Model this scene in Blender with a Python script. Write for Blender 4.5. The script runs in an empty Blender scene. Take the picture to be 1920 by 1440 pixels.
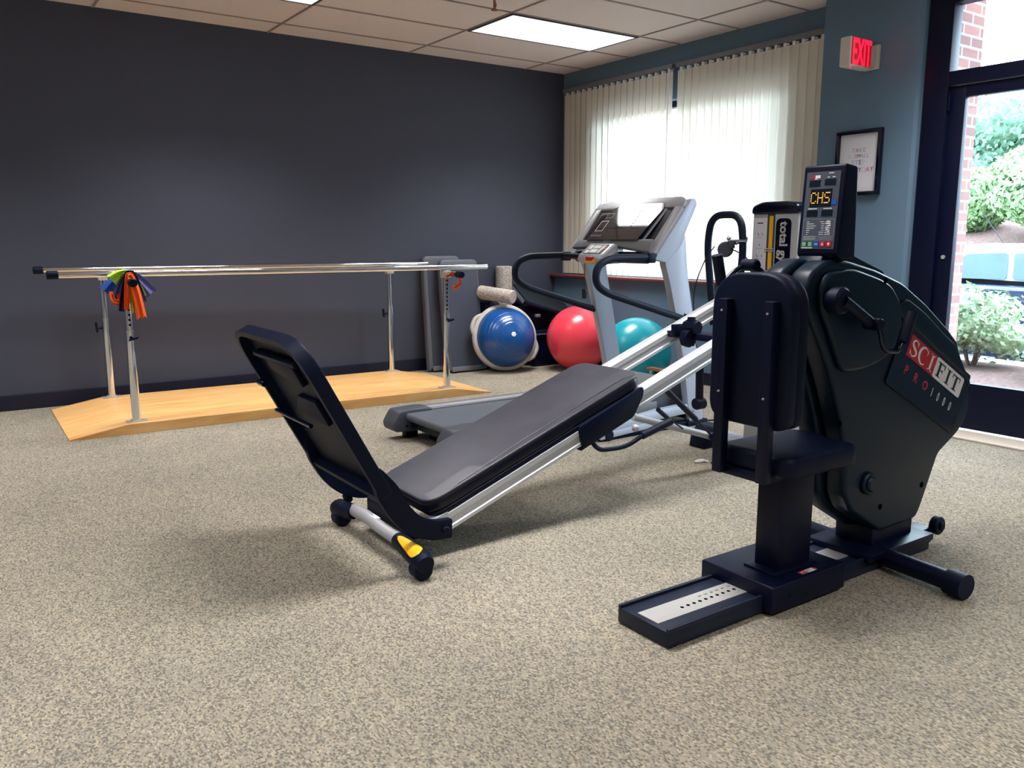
import bpy, bmesh, math, random
from mathutils import Vector, Matrix, noise
random.seed(7)
PI = math.pi
SC = bpy.context.scene
COL = SC.collection
H = 1.157            # height of the camera above the carpet
CEIL = 2.74

# ------------------------------------------------------------------ camera
cam_d = bpy.data.cameras.new('camera')
cam_d.sensor_width = 36.0
cam_d.lens = 36.0 * 1567.0 / 1920.0
cam_d.clip_start = 0.05
cam_d.clip_end = 200
cam = bpy.data.objects.new('camera', cam_d)
cam.location = (0, 0, H)
cam.rotation_euler = (PI / 2 - math.atan(268 / 1567), 0, -math.radians(34.9))
COL.objects.link(cam)
SC.camera = cam

# ------------------------------------------------------------------ sky, exposure
W = bpy.data.worlds.new('sky'); SC.world = W
W.use_nodes = True
nt = W.node_tree
bg = nt.nodes['Background']
tc = nt.nodes.new('ShaderNodeTexCoord')
sep = nt.nodes.new('ShaderNodeSeparateXYZ')
ramp = nt.nodes.new('ShaderNodeValToRGB')
ramp.color_ramp.elements[0].position = 0.45
ramp.color_ramp.elements[0].color = (0.10, 0.13, 0.15, 1)
ramp.color_ramp.elements[1].position = 0.56
ramp.color_ramp.elements[1].color = (0.68, 0.84, 1.0, 1)
mr = nt.nodes.new('ShaderNodeMapRange')
mr.inputs['From Min'].default_value = -1
mr.inputs['From Max'].default_value = 1
nt.links.new(tc.outputs['Generated'], sep.inputs[0])
nt.links.new(sep.outputs['Z'], mr.inputs['Value'])
nt.links.new(mr.outputs[0], ramp.inputs[0])
nt.links.new(ramp.outputs[0], bg.inputs['Color'])
bg.inputs['Strength'].default_value = 17.0

SC.view_settings.view_transform = 'Standard'
SC.view_settings.look = 'None'
SC.view_settings.gamma = 1
SC.view_settings.use_curve_mapping = False
SC.view_settings.exposure = 0.0
LAMP_W = 33.0        # watts of each ceiling panel
LAMP_SPREAD = 108    # degrees, prismatic lens cut-off

# ------------------------------------------------------------------ materials
def lin(c):
    return tuple(((x / 255) / 12.92 if x / 255 <= 0.04045 else (((x / 255) + 0.055) / 1.055) ** 2.4) for x in c)

def mat(name, rgb, rough=0.5, metal=0.0, spec=0.5, var=0.0, scale=12.0, bump=0.0, bscale=200.0, emit=None, estr=0.0, coat=0.0, stretch=None):
    m = bpy.data.materials.new(name); m.use_nodes = True
    n = m.node_tree; L = n.links
    b = n.nodes['Principled BSDF']
    c = lin(rgb)
    b.inputs['Base Color'].default_value = (*c, 1)
    b.inputs['Roughness'].default_value = rough
    b.inputs['Metallic'].default_value = metal
    b.inputs['Specular IOR Level'].default_value = spec
    b.inputs['Coat Weight'].default_value = coat
    if emit:
        b.inputs['Emission Color'].default_value = (*lin(emit), 1)
        b.inputs['Emission Strength'].default_value = estr
    if var > 0 or bump > 0:
        t = n.nodes.new('ShaderNodeTexCoord')
        mp = n.nodes.new('ShaderNodeMapping')
        if stretch: mp.inputs['Scale'].default_value = stretch
        L.new(t.outputs['Object'], mp.inputs[0])
    if var > 0:
        nz = n.nodes.new('ShaderNodeTexNoise'); nz.inputs['Scale'].default_value = scale
        nz.inputs['Detail'].default_value = 6
        L.new(mp.outputs[0], nz.inputs['Vector'])
        r = n.nodes.new('ShaderNodeValToRGB')
        r.color_ramp.elements[0].position = 0.3; r.color_ramp.elements[1].position = 0.7
        r.color_ramp.elements[0].color = (*[max(0, x * (1 - var)) for x in c], 1)
        r.color_ramp.elements[1].color = (*[min(1, x * (1 + var)) for x in c], 1)
        L.new(nz.outputs['Fac'], r.inputs[0]); L.new(r.outputs[0], b.inputs['Base Color'])
    if bump > 0:
        nz2 = n.nodes.new('ShaderNodeTexNoise'); nz2.inputs['Scale'].default_value = bscale
        L.new(mp.outputs[0], nz2.inputs['Vector'])
        bp = n.nodes.new('ShaderNodeBump'); bp.inputs['Strength'].default_value = bump
        bp.inputs['Distance'].default_value = 0.002
        L.new(nz2.outputs['Fac'], bp.inputs['Height']); L.new(bp.outputs[0], b.inputs['Normal'])
    return m

def carpet_mat():
    m = bpy.data.materials.new('loop_pile_carpet'); m.use_nodes = True
    n = m.node_tree; L = n.links; b = n.nodes['Principled BSDF']
    b.inputs['Roughness'].default_value = 0.95
    b.inputs['Specular IOR Level'].default_value = 0.12
    t = n.nodes.new('ShaderNodeTexCoord')
    mp = n.nodes.new('ShaderNodeMapping'); mp.inputs['Scale'].default_value = (1.0, 0.62, 1)
    L.new(t.outputs['Object'], mp.inputs[0])
    v = n.nodes.new('ShaderNodeTexVoronoi'); v.inputs['Scale'].default_value = 235; v.inputs['Randomness'].default_value = 0.35
    L.new(mp.outputs[0], v.inputs['Vector'])
    sp = n.nodes.new('ShaderNodeSeparateColor'); L.new(v.outputs['Color'], sp.inputs[0])
    r = n.nodes.new('ShaderNodeValToRGB'); e = r.color_ramp.elements
    e[0].position = 0.0; e[0].color = (*lin((116, 113, 106)), 1)
    e[1].position = 1.0; e[1].color = (*lin((196, 186, 168)), 1)
    for p, c in ((0.2, (128, 124, 114)), (0.42, (170, 162, 146)), (0.66, (154, 152, 144)), (0.85, (182, 168, 146))):
        k = e.new(p); k.color = (*lin(c), 1)
    L.new(sp.outputs[0], r.inputs[0])
    nz = n.nodes.new('ShaderNodeTexNoise'); nz.inputs['Scale'].default_value = 2.2; nz.inputs['Detail'].default_value = 3
    L.new(t.outputs['Object'], nz.inputs['Vector'])
    r2 = n.nodes.new('ShaderNodeValToRGB')
    r2.color_ramp.elements[0].position = 0.3; r2.color_ramp.elements[0].color = (0.86, 0.86, 0.86, 1)
    r2.color_ramp.elements[1].position = 0.7; r2.color_ramp.elements[1].color = (1.02, 1.01, 0.98, 1)
    L.new(nz.outputs['Fac'], r2.inputs[0])
    nz3 = n.nodes.new('ShaderNodeTexNoise'); nz3.inputs['Scale'].default_value = 300; nz3.inputs['Detail'].default_value = 2
    L.new(mp.outputs[0], nz3.inputs['Vector'])
    r3 = n.nodes.new('ShaderNodeValToRGB')
    r3.color_ramp.elements[0].position = 0.35; r3.color_ramp.elements[0].color = (0.84, 0.84, 0.86, 1)
    r3.color_ramp.elements[1].position = 0.65; r3.color_ramp.elements[1].color = (1.04, 1.03, 1.0, 1)
    L.new(nz3.outputs['Fac'], r3.inputs[0])
    mx = n.nodes.new('ShaderNodeMix'); mx.data_type = 'RGBA'; mx.blend_type = 'MULTIPLY'; mx.inputs[0].default_value = 1
    L.new(r.outputs[0], mx.inputs[6]); L.new(r2.outputs[0], mx.inputs[7])
    mx2 = n.nodes.new('ShaderNodeMix'); mx2.data_type = 'RGBA'; mx2.blend_type = 'MULTIPLY'; mx2.inputs[0].default_value = 1
    L.new(mx.outputs[2], mx2.inputs[6]); L.new(r3.outputs[0], mx2.inputs[7])
    L.new(mx2.outputs[2], b.inputs['Base Color'])
    bp = n.nodes.new('ShaderNodeBump'); bp.inputs['Strength'].default_value = 0.9; bp.inputs['Distance'].default_value = 0.004
    bp.invert = True
    L.new(v.outputs['Distance'], bp.inputs['Height']); L.new(bp.outputs[0], b.inputs['Normal'])
    return m

def brick_mat():
    m = bpy.data.materials.new('pink_brick'); m.use_nodes = True
    n = m.node_tree; L = n.links; b = n.nodes['Principled BSDF']; b.inputs['Roughness'].default_value = 0.9
    t = n.nodes.new('ShaderNodeTexCoord'); mp = n.nodes.new('ShaderNodeMapping')
    mp.inputs['Rotation'].default_value = (PI / 2, 0, 0)
    L.new(t.outputs['Object'], mp.inputs[0])
    br = n.nodes.new('ShaderNodeTexBrick'); br.inputs['Scale'].default_value = 4.2
    br.inputs['Color1'].default_value = (*lin((186, 132, 122)), 1)
    br.inputs['Color2'].default_value = (*lin((150, 112, 108)), 1)
    br.inputs['Mortar'].default_value = (*lin((196, 186, 182)), 1)
    br.inputs['Mortar Size'].default_value = 0.035
    br.inputs['Row Height'].default_value = 0.3
    br.inputs['Brick Width'].default_value = 0.88
    L.new(mp.outputs[0], br.inputs['Vector']); L.new(br.outputs['Color'], b.inputs['Base Color'])
    return m

def wood_mat():
    m = bpy.data.materials.new('maple_plywood'); m.use_nodes = True
    n = m.node_tree; L = n.links; b = n.nodes['Principled BSDF']; b.inputs['Roughness'].default_value = 0.32
    t = n.nodes.new('ShaderNodeTexCoord'); mp = n.nodes.new('ShaderNodeMapping')
    mp.inputs['Scale'].default_value = (0.9, 11, 4)
    L.new(t.outputs['Object'], mp.inputs[0])
    nz = n.nodes.new('ShaderNodeTexNoise'); nz.inputs['Scale'].default_value = 3; nz.inputs['Detail'].default_value = 8
    nz.inputs['Distortion'].default_value = 0.4
    L.new(mp.outputs[0], nz.inputs['Vector'])
    r = n.nodes.new('ShaderNodeValToRGB'); e = r.color_ramp.elements
    e[0].position = 0.3; e[0].color = (*lin((224, 160, 96)), 1)
    e[1].position = 0.75; e[1].color = (*lin((250, 208, 148)), 1)
    k = e.new(0.5); k.color = (*lin((240, 188, 118)), 1)
    L.new(nz.outputs['Fac'], r.inputs[0]); L.new(r.outputs[0], b.inputs['Base Color'])
    return m

def glass_mat():
    m = bpy.data.materials.new('window_glass'); m.use_nodes = True
    n = m.node_tree; L = n.links; n.nodes.remove(n.nodes['Principled BSDF'])
    tr = n.nodes.new('ShaderNodeBsdfTransparent'); tr.inputs[0].default_value = (0.94, 0.97, 0.97, 1)
    gl = n.nodes.new('ShaderNodeBsdfGlossy'); gl.inputs['Roughness'].default_value = 0.02
    mx = n.nodes.new('ShaderNodeMixShader'); mx.inputs[0].default_value = 0.05
    L.new(tr.outputs[0], mx.inputs[1]); L.new(gl.outputs[0], mx.inputs[2])
    L.new(mx.outputs[0], n.nodes['Material Output'].inputs[0])
    return m

def blind_mat():
    m = bpy.data.materials.new('cream_blind_vinyl'); m.use_nodes = True
    n = m.node_tree; L = n.links; b = n.nodes['Principled BSDF']
    b.inputs['Base Color'].default_value = (*lin((246, 240, 224)), 1); b.inputs['Roughness'].default_value = 0.6
    tl = n.nodes.new('ShaderNodeBsdfTranslucent'); tl.inputs[0].default_value = (*lin((250, 240, 222)), 1)
    mx = n.nodes.new('ShaderNodeMixShader'); mx.inputs[0].default_value = 0.36
    L.new(b.outputs[0], mx.inputs[1]); L.new(tl.outputs[0], mx.inputs[2])
    L.new(mx.outputs[0], n.nodes['Material Output'].inputs[0])
    return m

def speckle_mat():
    m = bpy.data.materials.new('speckled_foam'); m.use_nodes = True
    n = m.node_tree; L = n.links; b = n.nodes['Principled BSDF']; b.inputs['Roughness'].default_value = 0.9
    t = n.nodes.new('ShaderNodeTexCoord')
    v = n.nodes.new('ShaderNodeTexVoronoi'); v.inputs['Scale'].default_value = 150
    L.new(t.outputs['Object'], v.inputs['Vector'])
    sp = n.nodes.new('ShaderNodeSeparateColor'); L.new(v.outputs['Color'], sp.inputs[0])
    r = n.nodes.new('ShaderNodeValToRGB'); r.color_ramp.interpolation = 'CONSTANT'; e = r.color_ramp.elements
    e[0].position = 0; e[0].color = (*lin((138, 130, 124)), 1)
    e[1].position = 0.22; e[1].color = (*lin((196, 188, 178)), 1)
    k = e.new(0.6); k.color = (*lin((176, 168, 160)), 1)
    L.new(sp.outputs[0], r.inputs[0]); L.new(r.outputs[0], b.inputs['Base Color'])
    return m

def leaf_mat(name, a, b_):
    m = bpy.data.materials.new(name); m.use_nodes = True
    n = m.node_tree; L = n.links; b = n.nodes['Principled BSDF']; b.inputs['Roughness'].default_value = 0.7
    oi = n.nodes.new('ShaderNodeTexCoord')
    nz = n.nodes.new('ShaderNodeTexNoise'); nz.inputs['Scale'].default_value = 9; nz.inputs['Detail'].default_value = 5
    L.new(oi.outputs['Object'], nz.inputs['Vector'])
    r = n.nodes.new('ShaderNodeValToRGB')
    r.color_ramp.elements[0].position = 0.35; r.color_ramp.elements[0].color = (*lin(a), 1)
    r.color_ramp.elements[1].position = 0.65; r.color_ramp.elements[1].color = (*lin(b_), 1)
    L.new(nz.outputs['Fac'], r.inputs[0]); L.new(r.outputs[0], b.inputs['Base Color'])
    return m

M = {
 'carpet': carpet_mat(), 'brick': brick_mat(), 'wood': wood_mat(), 'glass': glass_mat(), 'blind': blind_mat(), 'speckle': speckle_mat(),
 'wall_dark': mat('charcoal_wall_paint', (66, 71, 87), 0.62, spec=0.3, var=0.03, scale=3, bump=0.05),
 'wall_blue': mat('slate_blue_wall_paint', (98, 124, 146), 0.6, spec=0.3, var=0.03, scale=3, bump=0.05),
 'wall_plain': mat('pale_wall_paint', (150, 148, 145), 0.8, var=0.03),
 'base': mat('navy_vinyl_base', (8, 12, 40), 0.5),
 'ceiling': mat('ceiling_tile', (222, 212, 210), 0.95, spec=0.1, var=0.03, scale=60, bump=0.2, bscale=400),
 'tbar': mat('ceiling_grid_shadow_tone', (150, 136, 130), 0.6),  # bars coloured darker to paint in their shadowed lines
 'cherry': mat('cherry_wood', (118, 56, 52), 0.35, var=0.25, scale=8, stretch=(10, 1, 10)),
 'black': mat('black_plastic', (4, 14, 40), 0.5, spec=0.18, var=0.06, scale=30, bump=0.12, bscale=500),
 'body': mat('dark_teal_grey_plastic', (5, 28, 46), 0.36, spec=0.25, var=0.05, scale=20, bump=0.15, bscale=600),
 'blackmet': mat('black_painted_steel', (3, 10, 38), 0.42, spec=0.22),
 'blackgloss': mat('gloss_black', (4, 8, 32), 0.14, spec=0.5),
 'foamgrip': mat('black_foam_grip', (4, 18, 44), 0.5, spec=0.28, bump=0.2, bscale=900),
 'vinyl': mat('charcoal_vinyl', (62, 62, 72), 0.42, spec=0.5, var=0.16, scale=9, bump=0.12, bscale=60, coat=0.1),
 'vinylside': mat('black_vinyl', (4, 8, 30), 0.35, spec=0.4),
 'rail': mat('brushed_aluminium', (214, 218, 226), 0.42, metal=0.3, var=0.04, scale=6, stretch=(1, 30, 30)),
 'silver': mat('silver_paint', (176, 178, 184), 0.38, metal=0.25, var=0.03),
 'silverblue': mat('silver_grey_plastic', (168, 178, 194), 0.45, metal=0.1),
 'greyplas': mat('mid_grey_plastic', (112, 114, 120), 0.45),
 'darkgrey': mat('dark_grey_plastic', (62, 66, 76), 0.5),
 'screen': mat('screen_gloss', (6, 12, 34), 0.06, spec=0.9, coat=1.0), 'boardshell': mat('grey_board_shell', (92, 96, 106), 0.5), 'chrome': mat('chrome', (225, 228, 232), 0.08, metal=1.0),
 'pit': mat('dark_hole', (3, 6, 18), 0.9, spec=0.0), 'beammet': mat('worn_black_steel', (20, 29, 50), 0.45, spec=0.3, var=0.15, scale=30), 'steel': mat('brushed_steel', (214, 211, 208), 0.34, metal=0.6, var=0.05, scale=8, stretch=(1, 40, 1)),
 'belt': mat('treadmill_belt', (82, 88, 98), 0.55, spec=0.4, var=0.05, bump=0.1, bscale=700),
 'white': mat('white_print', (235, 235, 238), 0.5),
 'paper': mat('white_paper', (226, 226, 236), 0.6, var=0.01),
 'ink': mat('black_ink', (40, 44, 60), 0.6), 'inkgrey': mat('grey_ink', (150, 156, 164), 0.6), 'inkred': mat('red_ink', (214, 70, 82), 0.6),
 'inkgreen': mat('pale_ink', (196, 206, 192), 0.6),
 'red': mat('red_label', (196, 28, 44), 0.4), 'green': mat('green_label', (34, 128, 84), 0.4), 'blue': mat('blue_label', (20, 90, 190), 0.4),
 'yellow': mat('yellow_plastic', (250, 186, 30), 0.4), 'greyprint': mat('grey_print', (150, 156, 166), 0.5),
 'panel': mat('slate_panel_print', (72, 80, 96), 0.45), 'display': mat('dark_display', (14, 30, 42), 0.12),
 'led': mat('amber_led', (120, 60, 10), 0.4, emit=(255, 170, 60), estr=2.2),
 'exitred': mat('lit_red_letters', (200, 20, 40), 0.4, emit=(255, 20, 50), estr=2.6),
 'exitface': mat('red_stencil_face', (150, 20, 36), 0.4, emit=(200, 12, 30), estr=0.55),
 'exitbody': mat('white_housing', (206, 198, 186), 0.5),
 'diffuser': mat('lit_lamp_lens', (240, 244, 250), 0.5, emit=(240, 246, 255), estr=1.35),
 'ballred': mat('coral_vinyl_ball', (236, 66, 84), 0.26, spec=0.55, var=0.03, scale=2),
 'ballteal': mat('teal_vinyl_ball', (20, 160, 178), 0.28, spec=0.55, var=0.03, scale=2),
 'domeblue': mat('blue_dome', (14, 78, 150), 0.24, spec=0.6, var=0.05, scale=3),
 'rimgrey': mat('pale_grey_rim', (190, 186, 182), 0.5, var=0.04),
 'bandorange': mat('orange_latex', (255, 104, 24), 0.5), 'bandblue': mat('blue_latex', (30, 84, 176), 0.5), 'bandpurple': mat('violet_latex', (96, 92, 160), 0.5),
 'bandgreen': mat('lime_latex', (176, 224, 60), 0.5), 'bandnavy': mat('navy_latex', (22, 26, 70), 0.5), 'bandyellow': mat('yellow_latex', (206, 190, 40), 0.5),
 'grid': mat('dark_woven_pad', (34, 40, 46), 0.8, spec=0.1, bump=0.4, bscale=90),
 'carwhite': mat('car_pale_paint', (190, 196, 206), 0.15, coat=0.6), 'car_reflect_tone': mat('car_dark_reflection', (16, 30, 66), 0.12, coat=0.8),
 'carglass': mat('car_glass', (112, 132, 150), 0.05, spec=0.9), 'tyre': mat('tyre_rubber', (24, 26, 32), 0.8), 'tail': mat('tail_lamp_red', (130, 24, 34), 0.2),
 'mulch': mat('brown_mulch', (110, 84, 78), 0.95, var=0.45, scale=25, bump=0.6, bscale=40),
 'asphalt': mat('wet_asphalt', (150, 156, 166), 0.35, var=0.12, scale=6),
 'concrete': mat('outdoor_concrete', (196, 194, 190), 0.8, var=0.08),
 'bark': mat('bark', (96, 74, 66), 0.9, var=0.3, scale=15),
 'leaf_a': leaf_mat('leaves_yellow_green', (104, 144, 92), (172, 198, 140)),
 'leaf_b': leaf_mat('leaves_blue_green', (84, 124, 102), (136, 172, 144)),
 'leaf_c': leaf_mat('leaves_pale_green', (112, 136, 100), (186, 202, 164)),
 'ivory': mat('cream_trim', (210, 200, 186), 0.5), 'brown': mat('copper_painted_tube', (150, 104, 84), 0.3, metal=0.3),
 'cable': mat('black_cable', (16, 18, 30), 0.4), 'added_eave': mat('added_eave_boards', (206, 206, 210), 0.8),
}

# ------------------------------------------------------------------ mesh helpers
class G:
    """collects shapes for one mesh"""
    def __init__(s): s.bm = bmesh.new()
    def _merge(s, b, mx=None):
        if mx is not None: bmesh.ops.transform(b, matrix=mx, verts=b.verts)
        me = bpy.data.meshes.new('t'); b.to_mesh(me); b.free(); s.bm.from_mesh(me); bpy.data.meshes.remove(me)
        return s
    def box(s, x0, x1, y0, y1, z0, z1, bev=0.0, seg=2, mx=None):
        b = bmesh.new(); bmesh.ops.create_cube(b, size=1)
        bmesh.ops.transform(b, matrix=Matrix.Translation(((x0 + x1) / 2, (y0 + y1) / 2, (z0 + z1) / 2)) @ Matrix.Diagonal((x1 - x0, y1 - y0, z1 - z0, 1)), verts=b.verts)
        if bev > 0:
            bmesh.ops.bevel(b, geom=b.edges[:], offset=bev, segments=seg, affect='EDGES', profile=0.5)
        return s._merge(b, mx)
    def prism(s, pts, a, b_, axis='y', bev=0.0, seg=2, mx=None):
        """pts: 2-D outline; axis y: (x,z); axis x: (y,z); axis z: (x,y)"""
        f = {'y': lambda p, t: (p[0], t, p[1]), 'x': lambda p, t: (t, p[0], p[1]), 'z': lambda p, t: (p[0], p[1], t)}[axis]
        b = bmesh.new()
        v0 = [b.verts.new(f(p, a)) for p in pts]; v1 = [b.verts.new(f(p, b_)) for p in pts]
        n = len(pts)
        f0 = b.faces.new(v0); f1 = b.faces.new(v1[::-1])
        for i in range(n): b.faces.new((v0[i], v1[i], v1[(i + 1) % n], v0[(i + 1) % n]))
        bmesh.ops.recalc_face_normals(b, faces=b.faces)
        if bev > 0:
            ed = list(set(f0.edges[:] + f1.edges[:]))
            bmesh.ops.bevel(b, geom=ed, offset=bev, segments=seg, affect='EDGES', profile=0.5)
        return s._merge(b, mx)
    def tube(s, path, r, n=12, caps=True, closed=False):
        b = bmesh.new(); P = [Vector(p) for p in path]; m = len(P)
        rs = r if isinstance(r, (list, tuple)) else [r] * m
        rings = []; up = None
        for i in range(m):
            if closed: t = (P[(i + 1) % m] - P[i - 1])
            else: t = (P[min(i + 1, m - 1)] - P[max(i - 1, 0)])
            t.normalize()
            if up is None:
                up = Vector((0, 0, 1)) if abs(t.z) < 0.9 else Vector((1, 0, 0))
            up = (up - t * up.dot(t)).normalized(); sd = t.cross(up)
            rings.append([b.verts.new(P[i] + (up * math.cos(2 * PI * k / n) + sd * math.sin(2 * PI * k / n)) * rs[i]) for k in range(n)])
        for i in range(m if closed else m - 1):
            A, B = rings[i], rings[(i + 1) % m]
            for k in range(n): b.faces.new((A[k], A[(k + 1) % n], B[(k + 1) % n], B[k]))
        if caps and not closed: b.faces.new(rings[0][::-1]); b.faces.new(rings[-1])
        bmesh.ops.recalc_face_normals(b, faces=b.faces)
        return s._merge(b)
    def lathe(s, prof, mx=None, n=40):
        """prof: list of (radius, height) revolved about Z"""
        b = bmesh.new(); rings = []
        for (r, h) in prof:
            if r < 1e-6: rings.append([b.verts.new((0, 0, h))])
            else: rings.append([b.verts.new((r * math.cos(2 * PI * k / n), r * math.sin(2 * PI * k / n), h)) for k in range(n)])
        for A, B in zip(rings, rings[1:]):
            for k in range(n):
                a0, a1 = A[k % len(A)], A[(k + 1) % len(A)]; b0, b1 = B[k % len(B)], B[(k + 1) % len(B)]
                vs = [];
                for v in (a0, a1, b1, b0):
                    if v not in vs: vs.append(v)
                if len(vs) > 2: b.faces.new(vs)
        bmesh.ops.recalc_face_normals(b, faces=b.faces)
        return s._merge(b, mx)
    def sphere(s, c, r, seg=48, sc=(1, 1, 1)):
        b = bmesh.new(); bmesh.ops.create_uvsphere(b, u_segments=seg, v_segments=seg // 2, radius=r)
        return s._merge(b, Matrix.Translation(c) @ Matrix.Diagonal((*sc, 1)))
    def cyl(s, p0, p1, r, n=20, bev=0.0):
        p0, p1 = Vector(p0), Vector(p1); d = p1 - p0; L = d.length
        q = d.to_track_quat('Z', 'Y').to_matrix().to_4x4()
        pr = [(0, 0), (r - bev, 0), (r, bev), (r, L - bev), (r - bev, L), (0, L)] if bev else [(0, 0), (r, 0), (r, L), (0, L)]
        return s.lathe(pr, Matrix.Translation(p0) @ q, n)
    def poly(s, pts):
        vs = [s.bm.verts.new(p) for p in pts]; s.bm.faces.new(vs); return s
    def text(s, txt, o, u, v, size, ex=0.0006, align='CENTER', sx=1.0, spacing=1.0, bold=0.0):
        cu = bpy.data.curves.new('t', 'FONT'); cu.body = txt; cu.size = size; cu.align_x = align; cu.align_y = 'CENTER'
        cu.extrude = ex; cu.space_character = spacing; cu.offset = bold; cu.resolution_u = 3
        ob = bpy.data.objects.new('t', cu); COL.objects.link(ob)
        dg = bpy.context.evaluated_depsgraph_get(); me = bpy.data.meshes.new_from_object(ob.evaluated_get(dg))
        u = Vector(u).normalized(); v = Vector(v).normalized(); w = u.cross(v)
        mx = Matrix(((u.x * sx, v.x, w.x, o[0]), (u.y * sx, v.y, w.y, o[1]), (u.z * sx, v.z, w.z, o[2]), (0, 0, 0, 1)))
        me.transform(mx); s.bm.from_mesh(me)
        bpy.data.objects.remove(ob); bpy.data.curves.remove(cu); bpy.data.meshes.remove(me)
        return s
    def plate(s, o, u, v, x0, x1, y0, y1, t=0.001, r=0.0):
        """thin plate lying in the plane through o spanned by u and v"""
        u = Vector(u).normalized(); v = Vector(v).normalized(); w = u.cross(v); o = Vector(o)
        mx = Matrix(((u.x, v.x, w.x, o.x), (u.y, v.y, w.y, o.y), (u.z, v.z, w.z, o.z), (0, 0, 0, 1)))
        pts = [(x0, y0), (x1, y0), (x1, y1), (x0, y1)]
        if r > 0: pts = fillet(pts, r)
        return s.prism(pts, 0, t, 'z', mx=mx)

def fillet(pts, r, n=5):
    out = []; m = len(pts); rs = r if isinstance(r, (list, tuple)) else [r] * m
    for i in range(m):
        p = Vector(pts[i]); a = Vector(pts[i - 1]) - p; b = Vector(pts[(i + 1) % m]) - p
        rr = min(rs[i], a.length * 0.49, b.length * 0.49)
        if rr <= 1e-6: out.append(tuple(p)); continue
        p0 = p + a.normalized() * rr; p1 = p + b.normalized() * rr
        for k in range(n + 1):
            t = k / n; q = p0 * (1 - t) ** 2 + p * 2 * t * (1 - t) + p1 * t * t; out.append(tuple(q))
    return out

def spline(pts, n=8, closed=False):
    P = [Vector(p) for p in pts]; m = len(P); out = []
    for i in range(m if closed else m - 1):
        if closed: a, b, c, d = P[i - 1], P[i], P[(i + 1) % m], P[(i + 2) % m]
        else: a, b, c, d = P[max(i - 1, 0)], P[i], P[i + 1], P[min(i + 2, m - 1)]
        for k in range(n):
            t = k / n
            out.append(0.5 * ((2 * b) + (c - a) * t + (2 * a - 5 * b + 4 * c - d) * t * t + (3 * b - a - 3 * c + d) * t ** 3))
    if not closed: out.append(P[-1])
    return out

def bend(pts, r, n=6):
    """polyline with rounded corners"""
    P = [Vector(p) for p in pts]; out = [P[0]]
    for i in range(1, len(P) - 1):
        a = P[i - 1] - P[i]; b = P[i + 1] - P[i]; rr = min(r, a.length * 0.49, b.length * 0.49)
        p0 = P[i] + a.normalized() * rr; p1 = P[i] + b.normalized() * rr
        for k in range(n + 1):
            t = k / n; out.append(p0 * (1 - t) ** 2 + P[i] * 2 * t * (1 - t) + p1 * t * t)
    out.append(P[-1]); return out

def build(name, g, m, parent=None, label=None, smooth=True, ang=38):
    b = g.bm
    bmesh.ops.remove_doubles(b, verts=b.verts, dist=1e-6)
    if smooth:
        ca = math.radians(ang)
        for f in b.faces: f.smooth = True
        for e in b.edges:
            if len(e.link_faces) != 2 or e.calc_face_angle(0) > ca: e.smooth = False
    me = bpy.data.meshes.new(name); b.to_mesh(me); b.free()
    me.materials.append(M[m] if isinstance(m, str) else m)
    o = bpy.data.objects.new(name, me); COL.objects.link(o)
    if parent is not None:
        o.parent = parent
        if parent.type == 'EMPTY': o.matrix_parent_inverse = pmat(parent).inverted()
    if label: o['label'] = label
    return o

def build_each(name, g, m, parent, smooth=True):
    """every loose piece of g becomes a part of its own"""
    b = g.bm; bmesh.ops.remove_doubles(b, verts=b.verts, dist=1e-6); seen = set(); out = []
    b.verts.ensure_lookup_table()
    for v0 in b.verts:
        if v0.index in seen: continue
        st = [v0]; comp = {v0.index}
        while st:
            v = st.pop()
            for e in v.link_edges:
                w_ = e.other_vert(v)
                if w_.index not in comp: comp.add(w_.index); st.append(w_)
        seen |= comp
        q = G(); mp = {i: q.bm.verts.new(b.verts[i].co) for i in sorted(comp)}
        for f in {f for i in comp for f in b.verts[i].link_faces}: q.bm.faces.new([mp[v.index] for v in f.verts])
        out.append(build(name, q, m, parent))
    b.free(); return out

def pmat(e):
    return Matrix.Translation(e.location) @ e.rotation_euler.to_matrix().to_4x4() @ Matrix.Diagonal((*e.scale, 1))

def thing(name, label, cat, loc=(0, 0, 0), group=None):
    e = bpy.data.objects.new(name, None); e.empty_display_size = 0.1; COL.objects.link(e); e.location = loc
    e['label'] = label; e['category'] = cat
    if group: e['group'] = group
    return e

def tag(o, label, cat, group=None):
    o['label'] = label; o['category'] = cat
    if group: o['group'] = group
    return o

def struct(o):
    o['kind'] = 'structure'; return o

X_, Y_, Z_ = (1, 0, 0), (0, 1, 0), (0, 0, 1)
NX, NY, NZ = (-1, 0, 0), (0, -1, 0), (0, 0, -1)

# ================================================================== the room
BW = 6.635      # back wall plane
RW = 5.14       # lower right wall plane
struct(build('floor', G().box(-4.2, 5.16, -4.2, 6.8, -0.1, 0), 'carpet', smooth=False))
struct(build('ceiling', G().box(-4.2, 5.6, -4.2, 6.8, CEIL, CEIL + 0.1), 'ceiling', smooth=False))
struct(build('wall_back', G().box(-4.2, 5.6, BW, BW + 0.15, -0.1, CEIL), 'wall_dark', smooth=False))
struct(build('wall_left', G().box(-4.2, -4.05, -4.2, BW, -0.1, CEIL), 'wall_plain', smooth=False))
struct(build('wall_front', G().box(-4.05, 5.4, -4.2, -4.05, -0.1, CEIL), 'wall_plain', smooth=False))
struct(build('baseboard_back', G().box(-4.05, RW, BW - 0.014, BW, 0, 0.11, 0.004), 'base', smooth=False))
WY0, WY1, WZ0, WZ1 = 4.02, 6.14, 0.86, 2.32   # window opening
g = G()
g.box(RW, 5.45, 3.64, BW, -0.1, 0.815)                         # below the sill
g.box(5.24, 5.45, 3.64, BW, 0.815, WZ0)
g.box(5.24, 5.45, 3.64, BW, WZ1, CEIL)                         # header
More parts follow.
